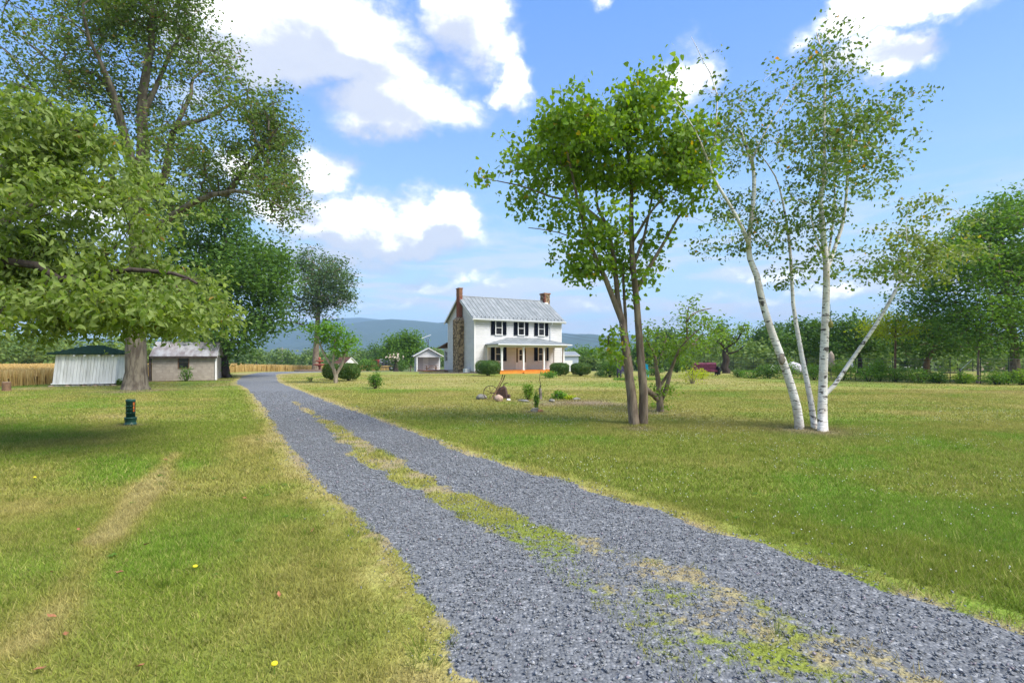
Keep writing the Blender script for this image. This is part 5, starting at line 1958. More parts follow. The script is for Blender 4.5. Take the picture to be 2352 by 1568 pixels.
    hr.add([(ex0, -.03, zb), (ex0, ey0, zb), (ex1, ey0, zb), (ex1, -.03, zb), (tx0, -.03, zt), (tx1, -.03, zt), (ex0, -.03, zb + .09), (ex0, ey0, zb + .09), (ex1, ey0, zb + .09), (ex1, -.03, zb + .09)],
           [(0, 3, 2, 1), (0, 1, 7, 6), (1, 2, 8, 7), (2, 3, 9, 8), (7, 8, 5, 4), (6, 7, 4), (8, 9, 5)])
    hr.build('porch_roof', M['metal_roof'], root)
    hs = MB()
    for k in range(1, 20):
        x = ex0 + (ex1 - ex0) * k / 20
        # where a seam running back from the eave meets the hips or the wall
        if x < tx0:
            f = (x - ex0) / (tx0 - ex0)
        elif x > tx1:
            f = (ex1 - x) / (ex1 - tx1)
        else:
            f = 1
        y2 = ey0 + (-.03 - ey0) * f
        z2 = zb + .09 + (zt - zb - .09) * f
        hs.tube([(x, ey0, zb + .10), (x, y2, z2 + .012)], .012, 4)
    hs.tube([(ex0, ey0, zb + .10), (tx0, -.04, zt + .01)], .022, 5)
    hs.tube([(ex1, ey0, zb + .10), (tx1, -.04, zt + .01)], .022, 5)
    hs.build('roof_seams', M['metal_roof'], root, kind='stuff')
    MB().box(ex0 - .03, ex1 + .03, ey0 - .09, ey0 - .003, zb - .02, zb + .08).build('porch_gutter', M['gutter'], root)
    MB().tube([(9.2, -.10, 2.7), (9.2, -.10, .3)], .04, 8).build('downspout', M['gutter'], root)
    MB().tube([(8.15, -.12, 2.7), (8.15, -.12, .32)], .03, 8).build('downspout', M['gutter'], root)

    # left chimney: rubble stone below, brick above
    def courses(x0, x1, y0, y1, z0, z1, bw, bh, seed, rough):
        m = MB()
        r = random.Random(seed)
        z = z0
        row = 0
        while z < z1 - .01:
            h = min(bh * r.uniform(1 - rough, 1 + rough), z1 - z)
            for (ax, a, b, fx) in (('y', y0, y1, x0), ('x', x0, x1, y0), ('x', x0, x1, y1), ('y', y0, y1, x1)):
                t = a - (bw / 2 if row % 2 else 0)
                while t < b:
                    w = bw * r.uniform(1 - rough, 1 + rough)
                    s, e = max(t, a) + .008, min(t + w, b) - .008
                    if e - s > .04:
                        pr = r.uniform(.004, .01 + .05 * rough)
                        if ax == 'y':
                            sg = -1 if fx == x0 else 1
                            xa, xb = sorted((fx, fx + sg * pr))
                            m.box(xa, xb, s, e, z + .007, z + h - .007)
                        else:
                            sg = -1 if fx == y0 else 1
                            ya, yb = sorted((fx, fx + sg * pr))
                            m.box(s, e, ya, yb, z + .007, z + h - .007)
                    t += w
            z += h
            row += 1
        return m
    ch = link_mesh('chimney', MB().box(-.63, -.03, 2.45, 3.85, -.3, 5.33).mesh('chimney', M['mortar']), root)
    courses(-.63, -.03, 2.45, 3.85, -.1, 5.33, .30, .13, 4, .5).build('stones', M['stone_wall'], ch, kind='stuff')
    top = MB().add([(-.66, 2.42, 5.33), (.0, 2.42, 5.33), (.0, 3.88, 5.33), (-.66, 3.88, 5.33), (-.42, 2.72, 5.62), (.0, 2.72, 5.62), (.0, 3.52, 5.62), (-.42, 3.52, 5.62)], [(0, 1, 5, 4), (1, 2, 6, 5), (2, 3, 7, 6), (3, 0, 4, 7), (4, 5, 6, 7), (3, 2, 1, 0)])
    top.build('shoulder', M['stone_wall'], ch)
    MB().box(-.40, -.05, 2.76, 3.50, 5.6, 8.55).build('flue', M['mortar'], ch)
    courses(-.40, -.05, 2.76, 3.50, 5.6, 7.7, .21, .075, 5, .05).build('bricks', M['brick'], ch, kind='stuff')
    courses(-.41, -.04, 2.75, 3.51, 7.7, 8.5, .21, .075, 6, .08).build('bricks', M['brick_old'], ch, kind='stuff')
    MB().box(-.45, 0.0, 2.71, 3.55, 8.5, 8.58).build('cap', M['brick_old'], ch)
    # right chimney
    c2 = link_mesh('chimney', MB().box(W - .18, W + .50, 2.95, 3.85, -.3, 8.55).mesh('chimney', M['mortar']), root)
    courses(W - .18, W + .50, 2.95, 3.85, 6.6, 8.55, .28, .12, 7, .35).build('stones', M['stone_wall'], c2, kind='stuff')
    courses(W - .195, W - .05, 2.93, 3.3, 6.9, 8.45, .2, .075, 8, .05).build('bricks', M['brick'], c2, kind='stuff')
    MB().box(W - .26, W + .58, 2.87, 3.93, 8.55, 8.70).build('cap', M['brick_old'], c2)
    MB().box(W - .24, W + .20, 2.85, 2.93, 7.2, 7.62).build('flashing', M['trim'], c2)
    # rear wing with low roof
    wg = MB().box(.35, 4.6, D + .04, D + 2.0, -.4, 2.55).build('rear_wing', M['siding'], root)
    k = MB().prism([(0.0, 0), (-.030, 0), (-.006, ex - .018), (0.0, ex - .018)], 'y', D + .05, D + 2.0).mesh('clapboard', M['siding'])
    copies('clapboard', k, root, [T(.35, 0, .15 + i * ex) for i in range(12)])
    MB().prism([(D + .04, 3.05), (D + .04, 3.15), (D + 2.7, 2.62), (D + 2.7, 2.52)], 'x', -.15, 4.9).build('wing_roof', M['brown_shingle'], root)
    window(root, 0, 1.15, 2.15, .42, T0=Matrix.Translation((.31, D + 1.05, 0)) @ Matrix.Rotation(R(-90), 4, 'Z'), shutters=.20)
    MB().box(-2.6, .33, D + .3, D + 2.6, .02, .16).build('deck', M['deck'], root)
    # things at the foot of the gable wall
    MB().box(-.55, -.06, .9, 1.5, -.1, .45).build('vent_box', M['gutter'], root)


house()

box_st = empty('path_edging', (-8.6, 49.0, 0), R(4), label='low dark timber edging in front of the stone chimney', cat='edging')
MB().box(-.3, 8.2, -.08, .08, -.05, .10).build('timber', M['grey_wood'], box_st)


def garage():
    b = onland(1300, 70)
    root = empty('garage', tuple(b), R(8), label='pale blue-grey garage showing past the right corner of the house', cat='garage')
    w, h = 3.0, 2.1 - b.z - .35
    MB().box(-3, 1.75, 0, 5, -.3, 2.1).build('wall', M['blue_grey'], root)
    MB().box(-3.2, 1.95, -.2, 5.2, 2.1, 2.2).build('roof_edge', M['trim'], root)
    MB().prism([(-.2, 2.2), (5.2, 2.2), (2.5, 2.75)], 'x', -3.2, 1.95).build('roof', M['metal_roof'], root)
    nb = 8
    m = MB().box(-2.9, 1.7, -.03, -.003, .02, .22).mesh('board', M['blue_grey'])
    copies('board', m, root, [T(0, 0, .0 + i * .25) for i in range(nb)])
    MB().box(-.4, .9, -.06, -.032, 0, 1.5).build('door', M['door'], root)


garage()


def pavilion():
    Y = 66
    c = onland(955.5, Y)
    root = empty('pavilion', tuple(c), R(14), label='small white gabled outbuilding with open porch front, left of the house', cat='outbuilding')
    fw, dp, hz, rz_ = 3.15, 4.4, 2.05, 2.98
    pd = 1.5
    # closed room at the back, open porch in front
    MB().box(.05, fw - .05, pd, dp, -.3, hz).build('wall', M['siding'], root)
    ex = .2
    a = MB().prism([(0, 0), (-.025, 0), (-.006, ex), (0, ex)], 'y', 0, dp).mesh('clapboard', M['siding'])
    copies('clapboard', a, root, [T(.05, 0, i * ex - .05) for i in range(10)])
    MB().box(.05, .12, .0, pd, -.1, hz).build('side_wall', M['siding'], root)
    f = MB().prism([(0, 0), (-.025, 0), (-.006, ex), (0, ex)], 'x', .14, fw - .14).mesh('clapboard', M['siding'])
    copies('clapboard', f, root, [T(0, pd, i * ex) for i in range(9)])
    MB().prism([(.0, hz - .05), (fw, hz - .05), (fw / 2, rz_ - .06)], 'y', .02, .10).build('gable', M['siding'], root)
    for i in range(4):
        z = hz + .02 + i * .2
        t = (z + .1 - hz) / (rz_ - hz)
        MB().prism([(.018, 0), (-.008, 0), (.012, .2), (.018, .2)], 'x', fw / 2 * t + .05, fw - fw / 2 * t - .05).build('clapboard', M['siding'], root).location = (0, 0, z)
    MB().box(-.05, fw + .05, -.02, .12, hz - .20, hz - .051).build('beam', M['trim'], root)
    for x in (.10, fw - .18):
        MB().box(x, x + .12, -.01, .11, -.1, hz - .202).build('post', M['trim'], root)
    rf = MB()
    rf.prism([(-.35, hz - .14), (fw / 2, rz_), (fw / 2, rz_ + .07), (-.35, hz - .07)], 'y', -.25, dp + .2)
    rf.prism([(fw + .35, hz - .14), (fw + .35, hz - .07), (fw / 2, rz_ + .07), (fw / 2, rz_)], 'y', -.25, dp + .2)
    rf.build('roof', M['metal_roof'], root)
    bg = MB()
    bg.prism([(-.37, hz - .17), (fw / 2, rz_ - .03), (fw / 2, rz_ + .09), (-.37, hz - .05)], 'y', -.30, -.252)
    bg.prism([(fw + .37, hz - .17), (fw + .37, hz - .05), (fw / 2, rz_ + .09), (fw / 2, rz_ - .03)], 'y', -.30, -.252)
    bg.build('barge_board', M['trim'], root)
    MB().box(0.1, fw + 1.0, -.5, pd - .03, -.12, .02).build('porch_floor', M['deck'], root)
    dd = MB().box(1.0, 1.7, pd - .06, pd - .027, .02, 1.85).build('door', M['door'], root)
    MB().box(1.62, 1.66, pd - .09, pd - .061, .9, .98).build('handle', M['steel'], dd)
    window(root, 0, 1.0, 1.6, .35, T0=Matrix.Translation((.02, 2.6, 0)) @ Matrix.Rotation(R(-90), 4, 'Z'), shutters=0, sash=False)
    # antenna on the ridge
    an = empty('roof_antenna', tuple(c + Matrix.Rotation(R(14), 3, 'Z') @ Vector((fw / 2 + .02, .3, rz_ + .05))), R(20), label='thin antenna with slanted bar on the pavilion roof', cat='antenna')
    MB().tube([(0, 0, -.05), (0, 0, 1.1)], .035, 6).tube([(0, 0, .65), (-.28, 0, 1.0), (-.30, 0, 1.45)], .03, 6).build('mast', M['cable'], an)
    MB().tube([(-.85, 0, 1.25), (.35, 0, 1.72)], .035, 6).build('boom', M['white_paint'], an)
    MB().tube([(.05, 0, 1.0), (.10, 0, 1.6)], .012, 5).tube([(-.1, 0, .9), (-.05, 0, 1.55)], .012, 5).build('rods', M['cable'], an)
    # picnic table standing in front
    q = c + Matrix.Rotation(R(14), 3, 'Z') @ Vector((fw * .62, -.15, .02))
    pt = empty('picnic_table', tuple(q), R(14), label='brown wooden picnic table in the open front of the pavilion', cat='picnic table')
    for k in range(4):
        MB().box(-.85, .85, -.36 + k * .18, -.20 + k * .18, .70, .74).build('table_board', M['wood'], pt)
    for y in (-.72, .58):
        MB().box(-.85, .85, y, y + .14, .42, .46).build('bench', M['wood'], pt)
    for x in (-.6, .6):
        MB().tube([(x, -.55, 0), (x, -.15, .69)], .045, 5).tube([(x, .55, 0), (x, .15, .69)], .045, 5).box(x - .03, x + .03, -.72, .72, .36, .418).build('leg_frame', M['wood'], pt)
    arc = [(-.55 + 1.1 * t, -.42, .25 + .42 * math.sin(math.pi * t)) for t in [i / 8 for i in range(9)]]
    MB().tube(arc, .035, 6).build('curved_brace', M['wood'], pt)
    wp = onland(943, 60)
    o = empty('hand_pump', tuple(wp), label='dark iron hand pump in front of the pavilion side', cat='pump')
    MB().tube([(0, 0, 0), (0, 0, .75)], .05, 8).build('pipe', M['rust'], o)
    MB().tube([(0, 0, .6), (.22, 0, .5), (.24, 0, .35)], .03, 6).tube([(0, 0, .72), (-.2, 0, .55), (-.25, 0, .1)], .018, 6).build('handle', M['rust'], o)


pavilion()


def white_shed():
    a, b = G(120, 887.5), G(262, 885)
    th = math.atan2(b.y - a.y, b.x - a.x)
    w = (b - a).length
    dp, h, rz_ = 2.9, 1.62, 2.15
    root = empty('white_shed', tuple(a), th, label='leaning white board shed with dark green hipped roof on rubble stones', cat='shed')
    lean = .16        # the whole little building leans to the right as it rises
    Sh = Matrix(((1, 0, lean / h, 0), (0, 1, 0, 0), (0, 0, 1, 0), (0, 0, 0, 1)))

    def S(o):
        o.data.transform(Sh)
        return o
    S(MB().box(.03, w - .03, .03, dp, .0, h).build('wall', M['old_white'], root))
    n = 19
    bw = w / n
    for k in range(n):
        hh = h - rnd.uniform(0, .01)
        o = MB().box(k * bw + .006, (k + 1) * bw - .006, -.012 - rnd.uniform(0, .010), .028, rnd.uniform(-.03, .02), hh).build('board', M['old_white'], root)
        S(o)
    n2 = 12
    for k in range(n2):
        bw2 = dp / n2
        S(MB().box(w - .028, w + .010 + rnd.uniform(0, .008), k * bw2 + .006, (k + 1) * bw2 - .006, 0, h).build('board', M['old_white'], root))
    S(MB().box(-.05, w + .03, -.05, -.026, -.02, .05).build('sill_board', M['old_white'], root))
    for k in (.30, .47, .70, .93):
        S(MB().box(w * k, w * k + .09, -.26, -.03, h - .09, h - .01).build('rafter_end', M['white_paint'], root))
    cx_, cy_ = w / 2 + lean, dp / 2
    o = .30
    e = MB()
    x0, x1, y0, y1 = -o + lean, w + o + lean, -o, dp + o
    e.add([(x0, y0, h), (x1, y0, h), (x1, y1, h), (x0, y1, h), (cx_ - .25, cy_, rz_), (cx_ + .25, cy_, rz_), (x0, y0, h + .04), (x1, y0, h + .04), (x1, y1, h + .04), (x0, y1, h + .04)],
          [(0, 3, 2, 1), (0, 1, 7, 6), (1, 2, 8, 7), (2, 3, 9, 8), (3, 0, 6, 9), (6, 7, 5, 4), (8, 9, 4, 5), (7, 8, 5), (9, 6, 4)])
    roof = e.build('roof', M['green_shingle'], root)
    # shingle courses on the two seen slopes
    rows = 7
    sm = MB()
    for r in range(rows):
        t0, t1 = r / rows, (r + 1) / rows
        zz0, zz1 = h + .045 + (rz_ - h - .04) * t0, h + .045 + (rz_ - h - .04) * t1
        xa, xb = x0 + (cx_ - .25 - x0) * t0, x1 + (cx_ + .25 - x1) * t0
        ya, yb = y0 + (cy_ - y0) * t0, y0 + (cy_ - y0) * t1
        k = int((xb - xa) / .30)
        for j in range(k):
            u0, u1 = xa + (xb - xa) * j / k, xa + (xb - xa) * (j + 1) / k
            sm.add([(u0 + .005, ya, zz0), (u1 - .005, ya, zz0), (u1 - .005, yb, zz1 + .004), (u0 + .005, yb, zz1 + .004), (u0 + .005, ya, zz0 + .012), (u1 - .005, ya, zz0 + .012), (u1 - .005, yb, zz1 + .008), (u0 + .005, yb, zz1 + .008)],
                   [(0, 1, 5, 4), (4, 5, 6, 7), (1, 2, 6, 5), (3, 0, 4, 7)])
    sm.build('shingles', M['green_shingle'], roof, kind='stuff')
    x = -.05
    i = 0
    while x < w + .15:
        s = rnd.uniform(.09, .20)
        MB().rock((x, rnd.uniform(-.12, .02), .0), s, .14, rnd.uniform(.05, .10), i, 4, 7).build('stone', M['pink_stone'] if i % 3 == 0 else M['stone'], root, True).location = (0, 0, .0)
        x += s * 1.5
        i += 1
    root.location.z = .13
    for ch in root.children:
        if ch.name.startswith('stone'):
            ch.location.z = -.13


white_shed()


def grey_shed():
    a = G(349, 875)
    th = R(24)
    k = (493 - CX) / F
    w = (k * a.y - a.x) / (math.cos(th) - k * math.sin(th))
    dp, h, rz_ = 3.6, 1.72, 2.62
    root = empty('block_shed', tuple(a), th, label='low tan concrete block shed with weathered grey metal roof', cat='shed')
    x0w, x1w, z0w = w * .40, w * .585, .80
    wl = MB().box(.02, x0w, .02, .2, -.1, h).box(x1w, w - .02, .02, .2, -.1, h).box(x0w, x1w, .02, .2, -.1, z0w).box(x0w, x1w, .02, .2, h - .05, h)
    wl.box(w - .2, w - .02, .2, dp, -.1, h).box(.02, .2, .2, dp, -.1, h).box(.2, w - .2, dp - .2, dp, -.1, h)
    wall = wl.build('wall', M['block_joint'], root)
    bh, bl = .2, .4
    bm_ = {}

    def blk(L):
        L = round(L, 2)
        if L not in bm_:
            bm_[L] = MB().box(.004, L - .004, 0, .03, .004, bh - .004).mesh('block', M['block'])
        return bm_[L]
    for r in range(9):
        z = -.06 + r * bh
        segs = [(0, w)] if (z + bh <= z0w + .05) else [(0, x0w), (x1w, w)]
        for (s, e) in segs:
            t = s - (bl / 2 if r % 2 else 0)
            while t < e - .03:
                p, q = max(t, s), min(t + bl, e)
                if q - p > .05:
                    o = bpy.data.objects.new('block', blk(q - p))
                    COL.objects.link(o)
                    o.parent = wall
                    o.location = (p, -.008 + rnd.uniform(-.002, .002), z)
                t += bl
        t = 0
        while t < dp:
            o = bpy.data.objects.new('block', blk(bl))
            COL.objects.link(o)
            o.parent = wall
            o.location = (w + .008, t, z)
            o.rotation_euler = (0, 0, R(90))
            t += bl
    fr = MB().box(x0w, x0w + .06, .0, .1, z0w, h - .05).box(x1w - .06, x1w, .0, .1, z0w, h - .05).box(x0w + .06, x1w - .06, .0, .1, z0w, z0w + .06)
    wn = fr.build('window', M['wood'], root)
    MB().box(x0w + .06, x1w - .06, .06, .08, z0w + .06, h - .05).build('pane', M['glass'], wn)
    MB().box(x0w + .06, x1w - .06, .03, .055, z0w + .42, z0w + .46).build('sash', M['grey_wood'], wn)
    ov = .22
    sl = math.atan2(rz_ - h, dp / 2)
    base = MB()
    base.prism([(-ov, h - ov * math.tan(sl)), (dp / 2, rz_), (dp / 2, rz_ + .03), (-ov, h - ov * math.tan(sl) + .03)], 'x', -.12, w + .18)
    base.prism([(dp + ov, h - ov * math.tan(sl)), (dp + ov, h - ov * math.tan(sl) + .03), (dp / 2, rz_ + .03), (dp / 2, rz_)], 'x', -.12, w + .18)
    base.build('roof', M['rust_roof'], root)
    L = math.hypot(dp / 2 + ov, rz_ - h + ov * math.tan(sl))
    n = 8
    pw = (w + .3) / n
    # corrugated sheets: each its own part
    m = MB()
    k = 8
    prof = []
    for i in range(k * 2 + 1):
        prof.append((i * pw / (k * 2), .012 + (.018 if i % 2 else 0)))
    poly = prof + [(pw, .0), (0, .0)]
    b0 = MB()
    nn = len(poly)
    vs = [(p[0], 0, p[1]) for p in poly] + [(p[0], L, p[1]) for p in poly]
    b0.add(vs, [(i, i + 1, nn + i + 1, nn + i) for i in range(len(prof) - 1)] + [tuple(range(nn)), tuple(range(nn, 2 * nn))[::-1]])
    me = b0.mesh('roof_sheet', M['rust_roof'])
    for i in range(n):
        o = bpy.data.objects.new('roof_sheet', me)
        COL.objects.link(o)
        o.parent = root
        o.matrix_local = Matrix.Translation((-.12 + i * pw, -ov, h - ov * math.tan(sl) + .034 + .003 * (i % 2))) @ Matrix.Rotation(sl, 4, 'X')
    MB().box(-.12, w + .18, -ov - .02, -ov + .01, h - ov * math.tan(sl) - .09, h - ov * math.tan(sl) + .03).build('fascia', M['dark_bark'], root)
    MB().box(w + .03, w + .10, -.06, .06, -.1, h).box(w + .03, w + .10, .35, .45, -.1, h + .1).build('corner_post', M['old_white'], root)
    gb = MB().prism([(0, h), (dp, h), (dp / 2, rz_ - .02)], 'x', w - .05, w + .01)
    gb.build('gable', M['old_white'], root)
    MB().prism([(-ov, h - ov * math.tan(sl)), (dp / 2, rz_), (dp / 2, rz_ - .14), (-ov, h - ov * math.tan(sl) - .14)], 'x', w + .13, w + .17).build('barge_board', M['old_white'], root)
    MB().box(-.16, -.04, -.1, .15, -.1, h - .05).build('corner_post', M['dark_bark'], root)
    MB().box(-.3, w + 1.2, -.9, -.25, -.02, .025).build('dirt_edge', M['soil'], root)


grey_shed()


def well_house():
    b = onland(800, 50)
    root = empty('well_house', tuple(b), R(48), label='little white gabled well house with brown shingles, behind the round bushes', cat='well house')
    w, d, h, r = 1.25, 1.6, .95, 1.52
    MB().prism([(-w / 2, 0), (w / 2, 0), (w / 2, h), (0, r - .04), (-w / 2, h)], 'x', -.5, d).build('wall', M['white_paint'], root)
    for o_ in root.children:
        o_.rotation_euler = (0, 0, R(90))
    rf = empty('roof', (0, 0, 0))
    rf.parent = root
    rf.rotation_euler = (0, 0, R(90))
    s = MB().prism([(-w / 2 - .12, h - .10), (0, r), (0, r + .04), (-w / 2 - .12, h - .06)], 'x', -.62, d).prism([(w / 2 + .12, h - .10), (w / 2 + .12, h - .06), (0, r + .04), (0, r)], 'x', -.62, d)
    s.build('roof_boards', M['white_paint'], rf)
    sl = math.atan2(r - h + .1, w / 2 + .12)
    for side in (-1, 1):
        for row in range(5):
            t = row / 5
            y = side * (w / 2 + .12) * (1 - t)
            z = h - .06 + (r + .04 - h + .06) * t
            y2 = side * (w / 2 + .12) * (1 - t - .2)
            z2 = z + (r + .04 - h + .06) * .2
            MB().prism([(y, z + .03), (y, z + .012), (y2, z2 + .004), (y2, z2 + .012)], 'x', -.55, d).build('shingle_course', M['brown_shingle'], rf)
    return root


well_house()


# ------------------------------------------------------------------ truck
def truck():
    Y = 96
    b = onland(889, Y)
    root = empty('farm_truck', tuple(b), R(2), label='old red farm truck with black stake bed, facing left', cat='truck')
    # x runs forward to -x (left in the view)
    body = MB()
    body.prism([(-.95, .95), (-.95, 1.45), (-.75, 1.50), (-.72, 2.02), (.55, 2.08), (.65, 1.45), (.65, .75), (-.7, .75)], 'y', -.9, .9)
    cab = body.build('cab', M['red_paint'], root, bevel=.03)
    cab.location = (-1.9, 0, 0)
    MB().box(-.62, .35, -.915, .915, 1.5, 1.95).build('side_window', M['glass'], cab)
    MB().box(-.02, .0, -.93, -.902, .85, 1.48).build('door_line', M['black_paint'], cab)
    hd = MB().prism([(-1.75, .62), (-1.78, 1.22), (-1.6, 1.32), (0, 1.42), (0, .62)], 'y', -.72, .72).build('hood', M['red_paint'], root, bevel=.04)
    hd.location = (-2.85, 0, 0)
    fm = MB()
    for s_ in (-1, 1):
        ang = [math.pi * i / 8 for i in range(9)]
        fm.prism([(-.55 * math.cos(a) - 1.1, .52 + .55 * math.sin(a)) for a in ang] + [(-.4, .5), (-1.8, .5)], 'y', s_ * .72, s_ * .98)
    f = fm.build('fender', M['red_paint'], root)
    f.location = (-2.75, 0, 0)
    MB().box(-4.75, -4.62, -.9, .9, .45, .62).build('bumper', M['steel'], root)
    for s_ in (-1, 1):
        MB().lathe([(.0, 0), (.10, .01), (.12, .06)], sides=10).build('headlight', M['glass'], root).matrix_local = Matrix.Translation((-4.64, s_ * .6, 1.0)) @ Matrix.Rotation(R(-90), 4, 'Y')
    MB().box(-4.5, 2.8, -.4, .4, .55, .72).build('chassis', M['black_paint'], root)
    bed = MB().box(-1.1, 2.9, -1.05, 1.05, .95, 1.08).build('bed', M['black_paint'], root)
    for s_ in (-1, 1):
        for z in (1.10, 1.36):
            MB().box(-1.08, 2.88, s_ * 1.02 - .03, s_ * 1.02 + .03, z, z + .24).build('side_board', M['black_paint'], bed)
        for z in (1.66, 1.92):
            MB().box(-1.08, 2.88, s_ * 1.02 - .02, s_ * 1.02 + .02, z, z + .20).build('side_board', basic('grey_truck_board', (.07, .085, .11), None, rough=.6), bed)
        for k in range(7):
            x = -1.0 + k * .63
            MB().box(x, x + .05, s_ * 1.06 - .015, s_ * 1.06 + .015, 1.08, 2.16).build('stake', M['steel'], bed)
    MB().box(-1.12, -1.06, -1.02, 1.02, 1.08, 2.2).build('headboard', M['white_paint'], bed)
    for (x, s_) in ((-3.75, -1), (-3.75, 1), (.95, -1), (.95, 1)):
        wl = empty('wheel', (0, 0, 0))
        wl.parent = root
        wl.matrix_local = Matrix.Translation((x, s_ * .80, .45)) @ Matrix.Rotation(R(90), 4, 'X')
        MB().lathe([(.26, -.12), (.42, -.13), (.45, -.08), (.45, .08), (.42, .13), (.26, .12)], sides=20).build('tyre', M['rubber'], wl, True)
        MB().lathe([(.05, .135 * 1), (.12, .14), (.14, .10), (.24, .10), (.27, .135)], sides=16).build('rim', M['steel'], wl, True)
        MB().lathe([(.05, -.135), (.12, -.14), (.14, -.10), (.24, -.10), (.27, -.135)], sides=16).build('rim', M['steel'], wl, True)


truck()


# ------------------------------------------------------------------ things in the yard
def pedestal():
    b = G(300, 976)
    r = empty('utility_pedestal', tuple(b), R(20), label='dark green plastic utility pedestal in the left lawn', cat='utility pedestal')
    MB().lathe([(.105, .0), (.125, .02), (.125, .04), (.112, .045), (.112, .10), (.122, .12), (.122, .165), (.128, .17), (.128, .19), (.10, .195)], sides=28).build('base', M['pedestal'], r, True)
    MB().lathe([(.094, .19), (.094, .56), (.100, .565), (.100, .60), (.09, .618), (.04, .622)], sides=28).build('cover', M['pedestal'], r, True)
    slot = MB()
    for z in (.30, .38, .46):
        for k in range(10):
            a = 2 * math.pi * k / 10
            mt = Matrix.Rotation(a, 4, 'Z') @ Matrix.Translation((.094, 0, z))
            slot.add([mt @ Vector(p) for p in ((-.01, -.018, .02), (-.01, .018, .02), (.014, -.016, 0), (.014, .016, 0), (-.01, -.018, -.004), (-.01, .018, -.004))], [(0, 1, 3, 2), (2, 3, 5, 4), (0, 2, 4), (1, 5, 3)])
    slot.build('louvres', M['pedestal'], r)
    st = MB()
    for i in range(4):
        a0 = R(-45 + i * 7)
        a1 = R(-45 + i * 7 + 7)
        st.add([(.0955 * math.cos(a0), .0955 * math.sin(a0), .33), (.0955 * math.cos(a1), .0955 * math.sin(a1), .33), (.0955 * math.cos(a1), .0955 * math.sin(a1), .55), (.0955 * math.cos(a0), .0955 * math.sin(a0), .55)], [(0, 1, 2, 3)])
    st.build('warning_sticker', M['sticker'], r)
    ln = MB()
    for k in range(5):
        for i in range(3):
            a0, a1 = R(-42 + i * 6), R(-38.5 + i * 6 - (k % 2) * 1)
            z = .36 + k * .038
            ln.add([(.0960 * math.cos(a0), .0960 * math.sin(a0), z), (.0960 * math.cos(a1), .0960 * math.sin(a1), z), (.0960 * math.cos(a1), .0960 * math.sin(a1), z + .012), (.0960 * math.cos(a0), .0960 * math.sin(a0), z + .012)], [(0, 1, 2, 3)])
    ln.build('sticker_print', M['yellow'], r)


pedestal()


def simple_things():
    b = G(15, 898)
    r = empty('wood_post_stump', tuple(b), label='short brown cut log post at the edge of the wheat field', cat='stump')
    MB().lathe([(.19, -.05), (.175, .0), (.16, .25), (.165, .42), (.15, .44)], sides=14).build('log', M['wood'], r, True)
    MB().lathe([(.145, .44), (.14, .446)], sides=14).build('cut_top', M['pale_bark'], r)
    # tiered planter by the old tree
    b = onland(734, 70)
    r = empty('tiered_planter', tuple(b), label='red terracotta tiered planter in front of the large tree', cat='planter')
    MB().lathe([(.22, 0), (.16, .1), (.13, .55), (.2, .72)], sides=14).build('pedestal', M['terracotta'], r, True)
    MB().lathe([(.2, .72), (.8, .86), (.85, 1.0), (.75, .98), (.2, .95)], sides=18).build('lower_bowl', M['terracotta'], r, True)
    MB().lathe([(.13, .95), (.13, 1.25), (.5, 1.38), (.55, 1.5), (.45, 1.47), (.12, 1.42)], sides=16).build('upper_bowl', M['terracotta'], r, True)
    MB().lathe([(.1, 1.42), (.1, 1.6), (.2, 1.75), (.08, 1.95)], sides=12).build('finial', M['terracotta'], r, True)
    # round flower bed edge near it
    b = onland(700, 67)
    o = MB().lathe([(0, 0), (3.2, 0), (3.2, .10), (3.0, .16), (0, .2)], sides=36).build('garden_bed', M['soil'], None, True, label='low dark mulched bed around the large tree at the bend', cat='garden bed')
    o.location = b + Vector((1.0, 2.5, -.02))


simple_things()


